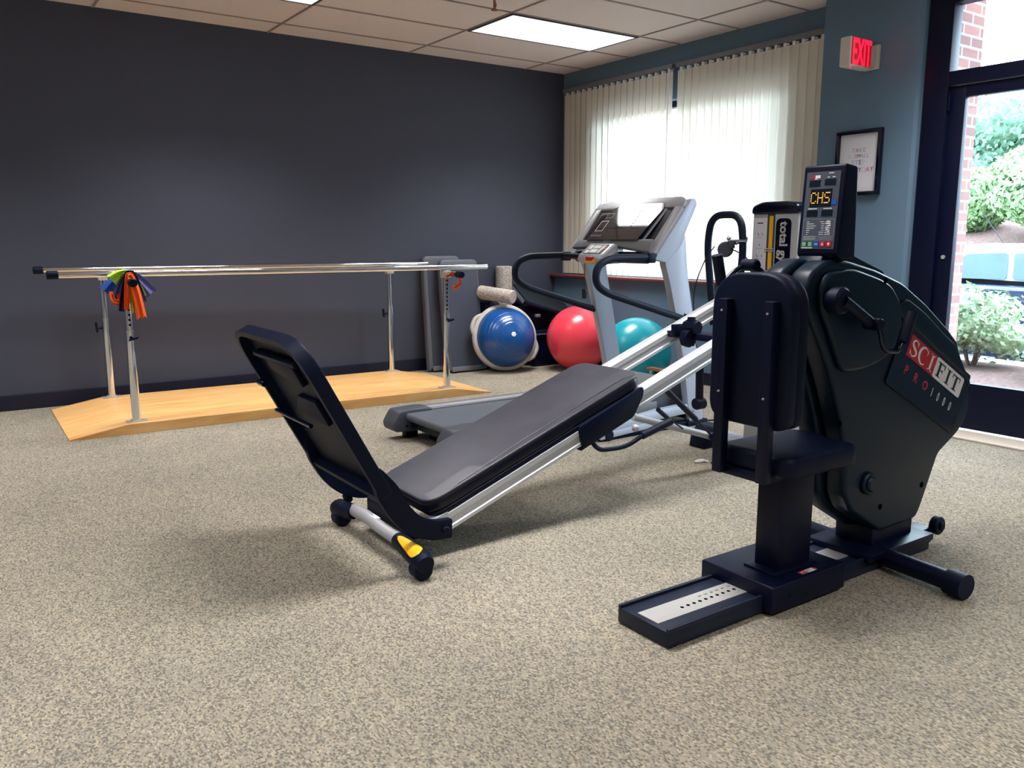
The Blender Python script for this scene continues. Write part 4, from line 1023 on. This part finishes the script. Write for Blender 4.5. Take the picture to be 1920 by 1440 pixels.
build('speaker_recess', cpoly(G(), fillet([(HW - 0.165, 0.12), (HW - 0.078, 0.12), (HW - 0.078, 0.36), (HW - 0.12, 0.375)], 0.015), -0.014, -0.008), 'blackgloss', con2)
build('centre_frame', cpoly(G(), fillet([(-HW + 0.145, 0.115), (HW - 0.165, 0.115), (HW - 0.125, CL - 0.075), (-HW + 0.185, CL - 0.03)], 0.01), -0.014, -0.004, 0.002), 'silver', con2)
g = G(); b = g.bm; rows = []; SB = 0.024
for j in range(17):
    v_ = j / 16; y_ = 0.112 + v_ * (CL - 0.036 - 0.112); z_ = 0.0015 + 0.026 * (1 - v_) + 0.004 * (1 - (2 * v_ - 1) ** 2)
    xa = -HW + 0.155 + 0.055 * v_ + (0.03 * max(0, v_ - 0.85) / 0.15); xb = HW - 0.18 + 0.045 * v_ - (0.03 * max(0, v_ - 0.85) / 0.15)
    rows.append([b.verts.new(cmx() @ Vector((xa + (xb - xa) * i / 12, y_, z_))) for i in range(13)])
for A, B_ in zip(rows, rows[1:]):
    for i in range(12): b.faces.new((A[i], A[i + 1], B_[i + 1], B_[i]))
rim_ = [rows[0][i] for i in range(13)] + [r_[12] for r_ in rows[1:]] + [rows[-1][i] for i in range(11, -1, -1)] + [r_[0] for r_ in rows[-2:0:-1]]
inv = cmx().inverted(); back_ = []
for v in rim_:
    q_ = inv @ v.co; back_.append(b.verts.new(cmx() @ Vector((q_.x, q_.y, -0.006))))
for i in range(len(rim_)): b.faces.new((rim_[i], back_[i], back_[(i + 1) % len(rim_)], rim_[(i + 1) % len(rim_)]))
bmesh.ops.recalc_face_normals(b, faces=b.faces)
gl = build('screen', g, 'screen', con2)
def sz(y):
    v_ = (y - 0.112) / (CL - 0.148); return 0.0015 + 0.026 * (1 - v_) + 0.004 * (1 - (2 * v_ - 1) ** 2)
def outline(x0, x1, y0, y1, w_=0.004, sk=0.12):
    g = G()
    S_ = lambda x, y: (x + sk * y * 0, y)
    for q in (((x0, y0), (x1, y0), (x1, y0 + w_), (x0, y0 + w_)), ((x0, y1 - w_), (x1, y1 - w_), (x1, y1), (x0, y1)), ((x0, y0), (x0 + w_, y0), (x0 + w_, y1), (x0, y1)), ((x1 - w_, y0), (x1, y0), (x1, y1), (x1 - w_, y1))):
        _=[g.poly([cmx() @ Vector((p0[0] + (p1[0] - p0[0]) * t0, p0[1] + (p1[1] - p0[1]) * t0, sz(p0[1] + (p1[1] - p0[1]) * t0) + 0.0006)) for p0, p1, t0 in ((q[0], q[1], a_), (q[0], q[1], a_ + 0.125), (q[3], q[2], a_ + 0.125), (q[3], q[2], a_))]) for a_ in [k_ / 8 for k_ in range(8)]] if abs(q[1][0] - q[0][0]) > 0.01 else [g.poly([cmx() @ Vector((x_, y_, sz(y_) + 0.0006)) for x_, y_ in ((q[0][0], ya), (q[1][0], ya), (q[1][0], yb), (q[0][0], yb))]) for ya, yb in [(q[0][1] + (q[2][1] - q[0][1]) * k_ / 8, q[0][1] + (q[2][1] - q[0][1]) * (k_ + 1) / 8) for k_ in range(8)]]
    return g
build('display_border', outline(-0.225, -0.155, 0.185, 0.275), 'white', gl, smooth=False)
build('display_border', outline(-0.215, -0.150, 0.300, 0.345), 'green', gl, smooth=False)
g = G()
for k in range(7): g.poly([cmx() @ Vector((x_, y_, sz(y_) + 0.0008)) for x_, y_ in ((0.085, 0.19 + k * 0.026), (0.092, 0.19 + k * 0.026), (0.092, 0.203 + k * 0.026), (0.085, 0.203 + k * 0.026))])
build('printed_marks', g, 'ink', gl, smooth=False)
build('button_row', G().prism([(-0.23, 0.135), (-0.12, 0.135), (-0.12, 0.150), (-0.23, 0.150)], 0.020, 0.030, 'z', mx=cmx()), 'darkgrey', gl, smooth=False)
# reading ledge and lower tray
cpoly_ = fillet([(-HW + 0.035, 0.055), (-0.05, 0.070), (0.06, 0.070), (HW - 0.035, 0.030), (HW - 0.05, 0.125), (-HW + 0.06, 0.118)], 0.012)
build('reading_ledge', G().prism(cpoly_, -0.01, 0.018, 'z', 0.004, 2, mx=cmx()), 'greyplas', con2)
build('ledge_clip', cpoly(G(), fillet([(-0.085, 0.085), (-0.02, 0.085), (-0.02, 0.165), (-0.085, 0.165)], 0.01), 0.012, 0.022, 0.002), 'greyplas', con2)
build('lower_tray', cpoly(G(), fillet([(-HW + 0.06, -0.005), (HW - 0.06, -0.005), (HW - 0.05, 0.06), (-HW + 0.06, 0.06)], 0.02), -0.06, -0.02, 0.006), 'blackmet', con2)
build('tray_lip', G().box(3.515, 3.56, NP + 0.06, 3.93, 1.045, 1.062, 0.006), 'ivory', con2)
# control pod
pod = build('control_pod', G().prism(fillet([(3.405, 1.040), (3.42, 1.072), (3.52, 1.142), (3.60, 1.12), (3.585, 1.02), (3.44, 1.015)], 0.012), 3.935, 4.165, 'y', 0.010, 3), 'silver', K)
pu = Vector((0, -1, 0)); pv = Vector((0.10, 0, 0.070)).normalized(); PO = Vector((3.42, 4.05, 1.072)) + pu.cross(pv) * 0.0015
pp = build('keypad', G().plate(PO, pu, pv, -0.085, 0.085, 0.012, 0.108, 0.001, 0.004), 'ink', pod, smooth=False)
PO2 = PO + pu.cross(pv) * 0.001
g = G()
for a in ((-0.078, -0.045, 0.018, 0.05), (-0.078, -0.045, 0.058, 0.10), (-0.036, 0.030, 0.022, 0.058), (-0.036, 0.030, 0.066, 0.098), (0.040, 0.062, 0.020, 0.10)): g.plate(PO2, pu, pv, *a, 0.0008)
build_each('key', g, 'white', pp)
build('key', G().plate(PO2, pu, pv, 0.068, 0.080, 0.055, 0.095, 0.0008), 'red', pp, smooth=False)
build('stop_button', G().box(3.396, 3.425, 4.005, 4.07, 1.035, 1.062, 0.006), 'red', pod)
build('stop_bezel', G().box(3.400, 3.43, 3.99, 4.085, 1.022, 1.045, 0.006), 'yellow', pod)
build('safety_key', G().tube([(3.42, 4.10, 1.03), (3.42, 4.10, 0.86)], 0.0022, 6).box(3.408, 3.432, 4.085, 4.115, 0.795, 0.862, 0.008), 'cable', pod)
# front grips and looping handrails
build('front_grip', G().tube([(3.47, 3.93, 1.058), (3.49, 3.70, 1.062), (3.50, NP, 1.062)], 0.014, 12), 'steel', K)
build('front_grip', G().tube([(3.47, 4.17, 1.058), (3.47, 4.30, 1.062), (3.48, FP, 1.062)], 0.019, 12), 'black', K)
for yy, nm in ((NP - 0.02, 0), (FP + 0.01, 1)):
    loop = [(3.60, yy, 1.064), (3.44, yy, 1.064), (3.19, yy, 1.060), (3.095, yy, 1.02), (3.085, yy, 0.92), (3.17, yy, 0.865), (3.45, yy, 0.785), (3.83, yy, 0.675)]
    hr = build('handrail', G().tube(bend(loop, 0.085, 8), 0.0215, 18), 'foamgrip', K)
    build('handrail_joint', G().tube([(3.79, yy, 0.693), (3.90, yy, 0.655)], 0.031, 16).box(3.47, 3.53, yy - 0.026, yy + 0.026, 1.030, 1.088, 0.008), 'black', hr)

# ================================================================== corner clutter
def ball(c, r, m, lab):
    t = thing('exercise_ball', lab, 'exercise ball', (c[0], c[1], 0), 'inflated exercise balls on the carpet')
    g = G()
    bm_ = bmesh.new(); bmesh.ops.create_uvsphere(bm_, u_segments=96, v_segments=64, radius=r)
    for v in bm_.verts:
        lat = v.co.z / r
        v.co *= 1 + 0.0016 * max(0, math.cos(lat * 26) - 0.6)
    g._merge(bm_, Matrix.Translation(c) @ Matrix.Rotation(0.7, 4, 'X') @ Matrix.Rotation(0.4, 4, 'Y'))
    build('ball_skin', g, m, t)
    build('plug', G().cyl((c[0] + 0.0, c[1] + r * 0.98, c[2]), (c[0], c[1] + r * 1.002, c[2]), 0.012, 12), 'white', t)
ball((4.805, 5.830, 0.291), 0.291, 'ballred', 'large coral red exercise ball under the window sill')
ball((4.625, 4.885, 0.278), 0.278, 'ballteal', 'teal green exercise ball behind the treadmill uprights')

t = thing('balance_trainer', 'blue half dome balance trainer with grey rim leaning on edge near the corner', 'balance trainer', (4.22, 6.10, 0))
ax = Vector((-0.26, -0.93, 0.22)).normalized()
q = ax.to_track_quat('Z', 'X').to_matrix().to_4x4()
rc = Vector((4.225, 6.17, 0.302))
mx = Matrix.Translation(rc) @ q
prof_ = []
for k in range(60):
    a_ = PI / 2 * k / 59; r_ = 0.266 * math.cos(a_); h_ = 0.232 * math.sin(a_) + 0.02
    rid = 0.0022 * max(0, math.sin(k * 0.95)) if 6 < k < 56 and k % 7 == 0 else 0
    prof_.append((max(r_ - rid, 0 if k == 59 else 0.001), h_ - rid))
prof_[-1] = (0, prof_[-1][1])
build('dome', G().lathe(prof_, mx, 96), 'domeblue', t, ang=60)
build('rim', G().lathe([(0, -0.055), (0.24, -0.055), (0.285, -0.045), (0.302, -0.02), (0.300, 0.012), (0.288, 0.026), (0.270, 0.030), (0.262, 0.022), (0, 0.015)], mx, 72), 'rimgrey', t)
for s_ in (-1, 1):
    side = Vector((1, -0.25, -0.55 * 1)).normalized() * s_
    side = (side - ax * side.dot(ax)).normalized(); p = rc + side * 0.292; tn = ax.cross(side)
    build('carry_handle', G().tube(spline([p - tn * 0.095 - side * 0.02, p - tn * 0.05 + side * 0.018, p + side * 0.026, p + tn * 0.05 + side * 0.018, p + tn * 0.095 - side * 0.02], 6), 0.020, 12), 'rimgrey', t)
tip = rc + ax * 0.2515
build('air_plug', G().cyl(tip - ax * 0.004, tip + ax * 0.004, 0.021, 24, 0.002), 'white', t)

def roller(p0, p1, r, lab):
    p0, p1 = Vector(p0), Vector(p1); d_ = (p1 - p0).normalized()
    g = G().cyl(p0, p1, r, 40, 0.008)
    o = build('foam_roller', g, 'speckle')
    return tag(o, lab, 'foam roller', 'grey speckled foam rollers in the corner')
roller((4.47, 6.545, 0.0), (4.475, 6.55, 0.925), 0.078, 'tall pale speckled foam roller standing upright against the dark wall')
roller((4.125, 6.42, 0.700), (4.245, 6.07, 0.668), 0.062, 'short speckled foam roller lying across the top of the blue dome trainer')
o = build('storage_case', G().prism(fillet([(4.13, 0), (4.13, 0.52), (4.17, 0.62), (4.30, 0.62), (4.37, 0.50), (4.38, 0)], 0.08, 6), 6.36, 6.60, 'y', 0.03, 3), 'black')
tag(o, 'black rounded case behind the blue balance trainer', 'case')
# folded step machine / incline board
t = thing('step_platform', 'dark woven-topped incline platform on black legs between the balance trainer and the red ball', 'exercise platform', (4.78, 6.33, 0))
R_ = Matrix.Translation((4.80, 6.36, 0.605)) @ Matrix.Rotation(math.radians(-6), 4, 'Z') @ Matrix.Rotation(math.radians(17), 4, 'Y') @ Matrix.Rotation(math.radians(24), 4, 'X')
tp = build('top_board', G().prism(fillet([(-0.30, -0.21), (0.30, -0.21), (0.30, 0.20), (-0.30, 0.20)], 0.05), -0.03, 0.0, 'z', 0.006, 2, mx=R_), 'blackmet', t)
build('woven_pad', G().prism(fillet([(-0.275, -0.185), (0.275, -0.185), (0.275, 0.18), (-0.275, 0.18)], 0.04), -0.001, 0.006, 'z', 0.002, 1, mx=R_), 'grid', tp)
build('edge_strip', G().prism(fillet([(-0.302, -0.19), (-0.296, -0.19), (-0.296, 0.18), (-0.302, 0.18)], 0.001), -0.028, 0.001, 'z', mx=R_), 'greyplas', tp)
build('frame_body', G().prism(fillet([(4.56, 0.0), (4.54, 0.55), (4.75, 0.56), (5.06, 0.42), (5.08, 0.0)], 0.02), 6.31, 6.455, 'y', 0.01).box(4.58, 5.05, 6.20, 6.31, 0.0, 0.34, 0.02), 'blackmet', t)
build('clip', G().box(4.60, 4.65, 6.20, 6.24, 0.46, 0.49, 0.006), 'greyplas', t)
build('side_tube', G().tube([(4.58, 6.19, 0.30), (5.0, 6.19, 0.30)], 0.010, 10), 'darkgrey', t)

# two folded grey boards leaning on the wall behind the bars
def leaning(x0, x1, yb, yt, top, lab):
    t = thing('leaning_bench_pad', lab, 'leaning board', ((x0 + x1) / 2, yb, 0), 'grey rounded boards leaning on the dark wall')
    Ht = top; an = math.atan2(yt - yb, Ht); L_ = math.hypot(Ht, yt - yb)
    mx = Matrix(((1, 0, 0, 0), (0, math.sin(an), -math.cos(an), yb), (0, math.cos(an), math.sin(an), 0.0), (0, 0, 0, 1)))
    out_ = fillet([(x0, 0.012), (x1, 0.012), (x1, L_), (x0, L_)], [0.01, 0.01, 0.06, 0.06], 6)
    s_ = build('shell', G().prism(out_, -0.085, -0.012, 'z', 0.022, 4, mx=mx), 'boardshell', t)
    build('face_panel', G().prism(fillet([(x0 + 0.035, 0.05), (x1 - 0.02, 0.05), (x1 - 0.02, L_ - 0.085), (x0 + 0.035, L_ - 0.085)], 0.02), -0.014, -0.008, 'z', 0.001, 1, mx=mx), 'wall_dark', s_)
    build('bottom_rail', G().prism(fillet([(x0 + 0.03, 0.012), (x1, 0.012), (x1, 0.055), (x0 + 0.03, 0.055)], 0.01), -0.008, 0.010, 'z', 0.004, 2, mx=mx), 'greyplas', t)
leaning(3.615, 4.00, 6.45, 6.545, 1.03, 'grey rounded board leaning against the dark wall, rear one of two')
leaning(3.72, 4.115, 6.30, 6.43, 1.00, 'grey rounded board leaning in front of its twin behind the chrome bars')

# small tubular stool seen under the rails
t = thing('step_stool', 'low tubular step with a copper coloured front bar under the treadmill rails', 'step stool', (4.54, 4.40, 0))
build('tube_frame', G().tube(bend([(4.47, 4.28, 0.0), (4.47, 4.28, 0.20), (4.47, 4.56, 0.20), (4.47, 4.56, 0.0)], 0.04), 0.010, 10), 'steel', t)
build('top_bar', G().box(4.44, 4.50, 4.26, 4.58, 0.19, 0.212, 0.005), 'brown', t)
build('tread', G().box(4.50, 4.62, 4.28, 4.56, 0.155, 0.19, 0.008), 'black', t)
build('tube_frame', G().tube(bend([(4.62, 4.28, 0.0), (4.62, 4.28, 0.17), (4.62, 4.56, 0.17), (4.62, 4.56, 0.0)], 0.04), 0.010, 10), 'steel', t)

# power cord on the carpet behind the trainer
o = build('power_cord', G().tube(spline([(4.02, 3.66, 0.006), (4.25, 3.60, 0.006), (4.55, 3.62, 0.006), (4.85, 3.50, 0.006), (5.05, 3.40, 0.006)], 8), 0.005, 6), 'cable')
tag(o, 'dark power cord running from the treadmill foot across the carpet', 'cord')

# ================================================================== outdoors
struct(build('ground', G().box(5.16, 8.9, -8, 14, -0.35, -0.03), 'concrete', smooth=False))
struct(build('parking_lot', G().box(8.4, 12.2, -12, 22, -0.45, -0.34), 'asphalt', smooth=False))
struct(build('brick_wall', G().box(5.46, 6.02, 3.065, 3.60, -0.3, 3.2), 'brick', smooth=False))
struct(build('added_shade_eave', G().box(5.42, 6.9, -6, 9, 3.05, 3.2), 'added_eave', smooth=False))  # unseen eave, added to shade the upper blinds from the sky
g = G(); b = g.bm; N = 24; rows = []
for i in range(N):
    row = []
    for j in range(40):
        x = 11.9 + i * 0.75; y = -10 + j * 1.0
        z = -0.38 + (1 - math.exp(-(x - 11.9) * 0.55)) * 2.1 + 0.12 * noise.noise(Vector((x * 0.6, y * 0.6, 0)))
        row.append(b.verts.new((x, y, z)))
    rows.append(row)
for A, B_ in zip(rows, rows[1:]):
    for j in range(39): b.faces.new((A[j], A[j + 1], B_[j + 1], B_[j]))
bmesh.ops.recalc_face_normals(b, faces=b.faces)
struct(build('hill', g, 'mulch'))
struct(build('planting_bed', G().box(6.9, 8.35, -6, 12, -0.06, 0.0), 'mulch', smooth=False))

def foliage(c, sx_, sy_, sz_, n, size, seedv, clumps=5, tight=True, m='leaf_a'):
    """leaf quads over a lumpy ellipsoid with a rough core"""
    rnd = random.Random(seedv); g = G(); b = g.bm
    cl = [Vector((rnd.gauss(0, 0.33), rnd.gauss(0, 0.33), rnd.gauss(0, 0.28))) for _ in range(clumps)] if not tight else [Vector((0, 0, 0))]
    for _ in range(n):
        d_ = Vector((rnd.gauss(0, 1), rnd.gauss(0, 1), rnd.gauss(0, 1))).normalized()
        cc = rnd.choice(cl); rr = (0.93 + rnd.uniform(-0.10, 0.07)) if tight else rnd.uniform(0.25, 0.62)
        p = cc + d_ * rr; p = Vector((c[0] + p.x * sx_, c[1] + p.y * sy_, c[2] + p.z * sz_))
        nn = (d_ + Vector((rnd.uniform(-.7, .7), rnd.uniform(-.7, .7), rnd.uniform(-.7, .7)))).normalized()
        t1 = nn.orthogonal().normalized(); t1 = (Matrix.Rotation(rnd.uniform(0, 6.28), 3, nn) @ t1); t2 = nn.cross(t1); s_ = size * rnd.uniform(0.7, 1.3)
        b.faces.new([b.verts.new(p + t1 * s_), b.verts.new(p + t2 * s_ * 0.55), b.verts.new(p - t1 * s_), b.verts.new(p - t2 * s_ * 0.55)])
    for cc in cl:
        k = 0.86 if tight else 0.38
        bb = bmesh.new(); bmesh.ops.create_icosphere(bb, subdivisions=3, radius=1)
        for v in bb.verts:
            v.co = v.co * k * (1 + 0.12 * noise.noise(v.co * 2.5 + Vector((seedv, 0, 0))))
            v.co = Vector((c[0] + (v.co.x + cc.x) * sx_, c[1] + (v.co.y + cc.y) * sy_, c[2] + (v.co.z + cc.z) * sz_))
        me = bpy.data.meshes.new('t'); bb.to_mesh(me); bb.free(); b.from_mesh(me); bpy.data.meshes.remove(me)
    return g
def plant(name, c, s_, z0, n, size, seedv, m, lab, cat, tight=True, clumps=5, trunk=0.04, group=None):
    t = thing(name, lab, cat, (c[0], c[1], z0), group)
    build('foliage', foliage(c, *s_, n, size, seedv, clumps, tight), m, t, smooth=False)
    g = G(); rnd = random.Random(seedv)
    for k in range(4 if tight else 6):
        a_ = rnd.uniform(0, 6.28); rr = s_[0] * 0.45
        g.tube([(c[0], c[1], z0 - 0.05), (c[0] + math.cos(a_) * rr * 0.4, c[1] + math.sin(a_) * rr * 0.4, (z0 + c[2]) / 2), (c[0] + math.cos(a_) * rr, c[1] + math.sin(a_) * rr, c[2] + s_[2] * 0.2)], [trunk, trunk * 0.7, trunk * 0.3], 7)
    build('stems', g, 'bark', t)
plant('shrub', (8.02, 3.93, 0.36), (0.55, 0.62, 0.40), -0.02, 5200, 0.030, 21, 'leaf_c', 'loose pale green shrub just outside the glass door', 'shrub', False, 9, 0.014, 'shrubs outdoors')
plant('shrub', (7.75, 2.85, 0.30), (0.50, 0.60, 0.36), -0.02, 3200, 0.030, 22, 'leaf_c', 'loose pale green shrub further along the bed outside', 'shrub', False, 8, 0.014, 'shrubs outdoors')
plant('hedge_bush', (14.3, 6.05, 2.02), (1.0, 0.92, 0.66), 1.2, 9000, 0.055, 31, 'leaf_a', 'big rounded clipped bush on the bank, nearest the door hinge edge', 'bush', True, group='clipped bushes on the bank')
plant('hedge_bush', (15.0, 7.55, 1.86), (0.70, 0.62, 0.56), 1.3, 5200, 0.050, 32, 'leaf_a', 'smaller clipped bush behind the big rounded one', 'bush', True, group='clipped bushes on the bank')
plant('hedge_bush', (14.5, 3.9, 1.95), (1.0, 0.95, 0.62), 1.2, 5000, 0.055, 33, 'leaf_a', 'clipped bush on the bank hidden past the door edge', 'bush', True, group='clipped bushes on the bank')
for k, (c, s_, m_, lb) in enumerate([((19.5, 9.6, 2.75), (1.7, 1.7, 1.5), 'leaf_b', 'blue green tree behind the clipped bushes'), ((20.0, 12.6, 2.9), (1.8, 1.25, 1.7), 'leaf_a', 'yellow green tree standing beside the brick edge'),
                                 ((25, 9.6, 3.4), (2.0, 1.9, 1.6), 'leaf_c', 'light green tree farthest up the bank'), ((20.5, 6.9, 2.4), (1.8, 0.9, 1.2), 'leaf_c', 'pale washed-out tree beyond the parked car')]):
    plant('tree', c, s_, 1.6, 12000, 0.075, 50 + k, m_, lb, 'tree', False, 12, 0.16, 'trees beyond the bank')

# parked car, its tail towards the brick wall
CR = thing('parked_car', 'silver parked car with dark reflections coloured onto its lower body, seen side-on through the glass door', 'car', (10.0, 3.0, -0.34))
cy0, cy1 = 5.35, 0.75       # tail, nose
zc = -0.34
body = [(cy0, zc + 0.35), (cy0 + 0.02, zc + 0.62), (cy0 - 0.05, zc + 1.02), (cy0 - 0.25, zc + 1.06), (cy1 + 1.25, zc + 1.02), (cy1 + 0.3, zc + 0.85), (cy1, zc + 0.62), (cy1, zc + 0.30), (cy1 + 0.4, zc + 0.22), (cy0 - 0.3, zc + 0.24)]
bd_ = build('body', G().prism(fillet(body, 0.12, 5), 9.1, 10.85, 'x', 0.09, 4), 'car_reflect_tone', CR)  # pale car; its dark reflections are put into the body colour
cab = [(cy0 - 0.12, zc + 1.02), (cy0 - 0.42, zc + 1.40), (cy0 - 0.75, zc + 1.475), (cy1 + 2.1, zc + 1.46), (cy1 + 1.15, zc + 0.92)]
build('roof', G().prism(fillet(cab, 0.12, 5), 9.22, 10.73, 'x', 0.10, 4), 'carwhite', CR)
for pts in ([(cy0 - 0.50, zc + 1.10), (cy0 - 0.68, zc + 1.36), (cy0 - 1.12, zc + 1.38), (cy0 - 1.12, zc + 1.10)], [(cy0 - 1.18, zc + 1.10), (cy0 - 1.18, zc + 1.38), (cy0 - 2.0, zc + 1.37), (cy0 - 2.0, zc + 1.10)], [(cy0 - 2.06, zc + 1.10), (cy0 - 2.06, zc + 1.37), (cy0 - 2.5, zc + 1.36), (cy0 - 3.2, zc + 1.10)]):
    build('side_window', G().prism(fillet(pts, 0.04), 9.205, 9.235, 'x', 0.003, 1), 'carglass', CR)
build('tail_lamp', G().box(9.085, 9.16, cy0 - 0.42, cy0 - 0.03, zc + 0.78, zc + 0.94, 0.03, 3), 'tail', CR)
build('door_handle', G().box(9.075, 9.11, cy0 - 1.75, cy0 - 1.58, zc + 0.80, zc + 0.825, 0.008), 'chrome', CR)
build('side_moulding', G().box(9.08, 9.11, cy1 + 1.2, cy0 - 1.2, zc + 0.52, zc + 0.56, 0.008), 'blackmet', CR)
for yy in (cy0 - 0.95, cy1 + 0.95):
    for xx in (9.16, 10.6):
        wh = build('wheel', G().lathe([(0.19, 0.0), (0.31, 0.01), (0.33, 0.05), (0.33, 0.17), (0.31, 0.21), (0.19, 0.21)], Matrix.Translation((xx - 0.06 if xx < 10 else xx - 0.02, yy, zc + 0.33)) @ Matrix.Rotation(PI / 2, 4, 'Y'), 40), 'tyre', CR)
        build('hub_cap', G().cyl((xx - 0.055 if xx < 10 else xx + 0.17, yy, zc + 0.33), (xx - 0.03 if xx < 10 else xx + 0.19, yy, zc + 0.33), 0.2, 24, 0.01), 'steel', wh)
build('aerial', G().tube([(10.0, cy0 - 0.7, zc + 1.46), (9.98, cy0 - 0.45, zc + 1.80)], 0.005, 6), 'cable', CR)
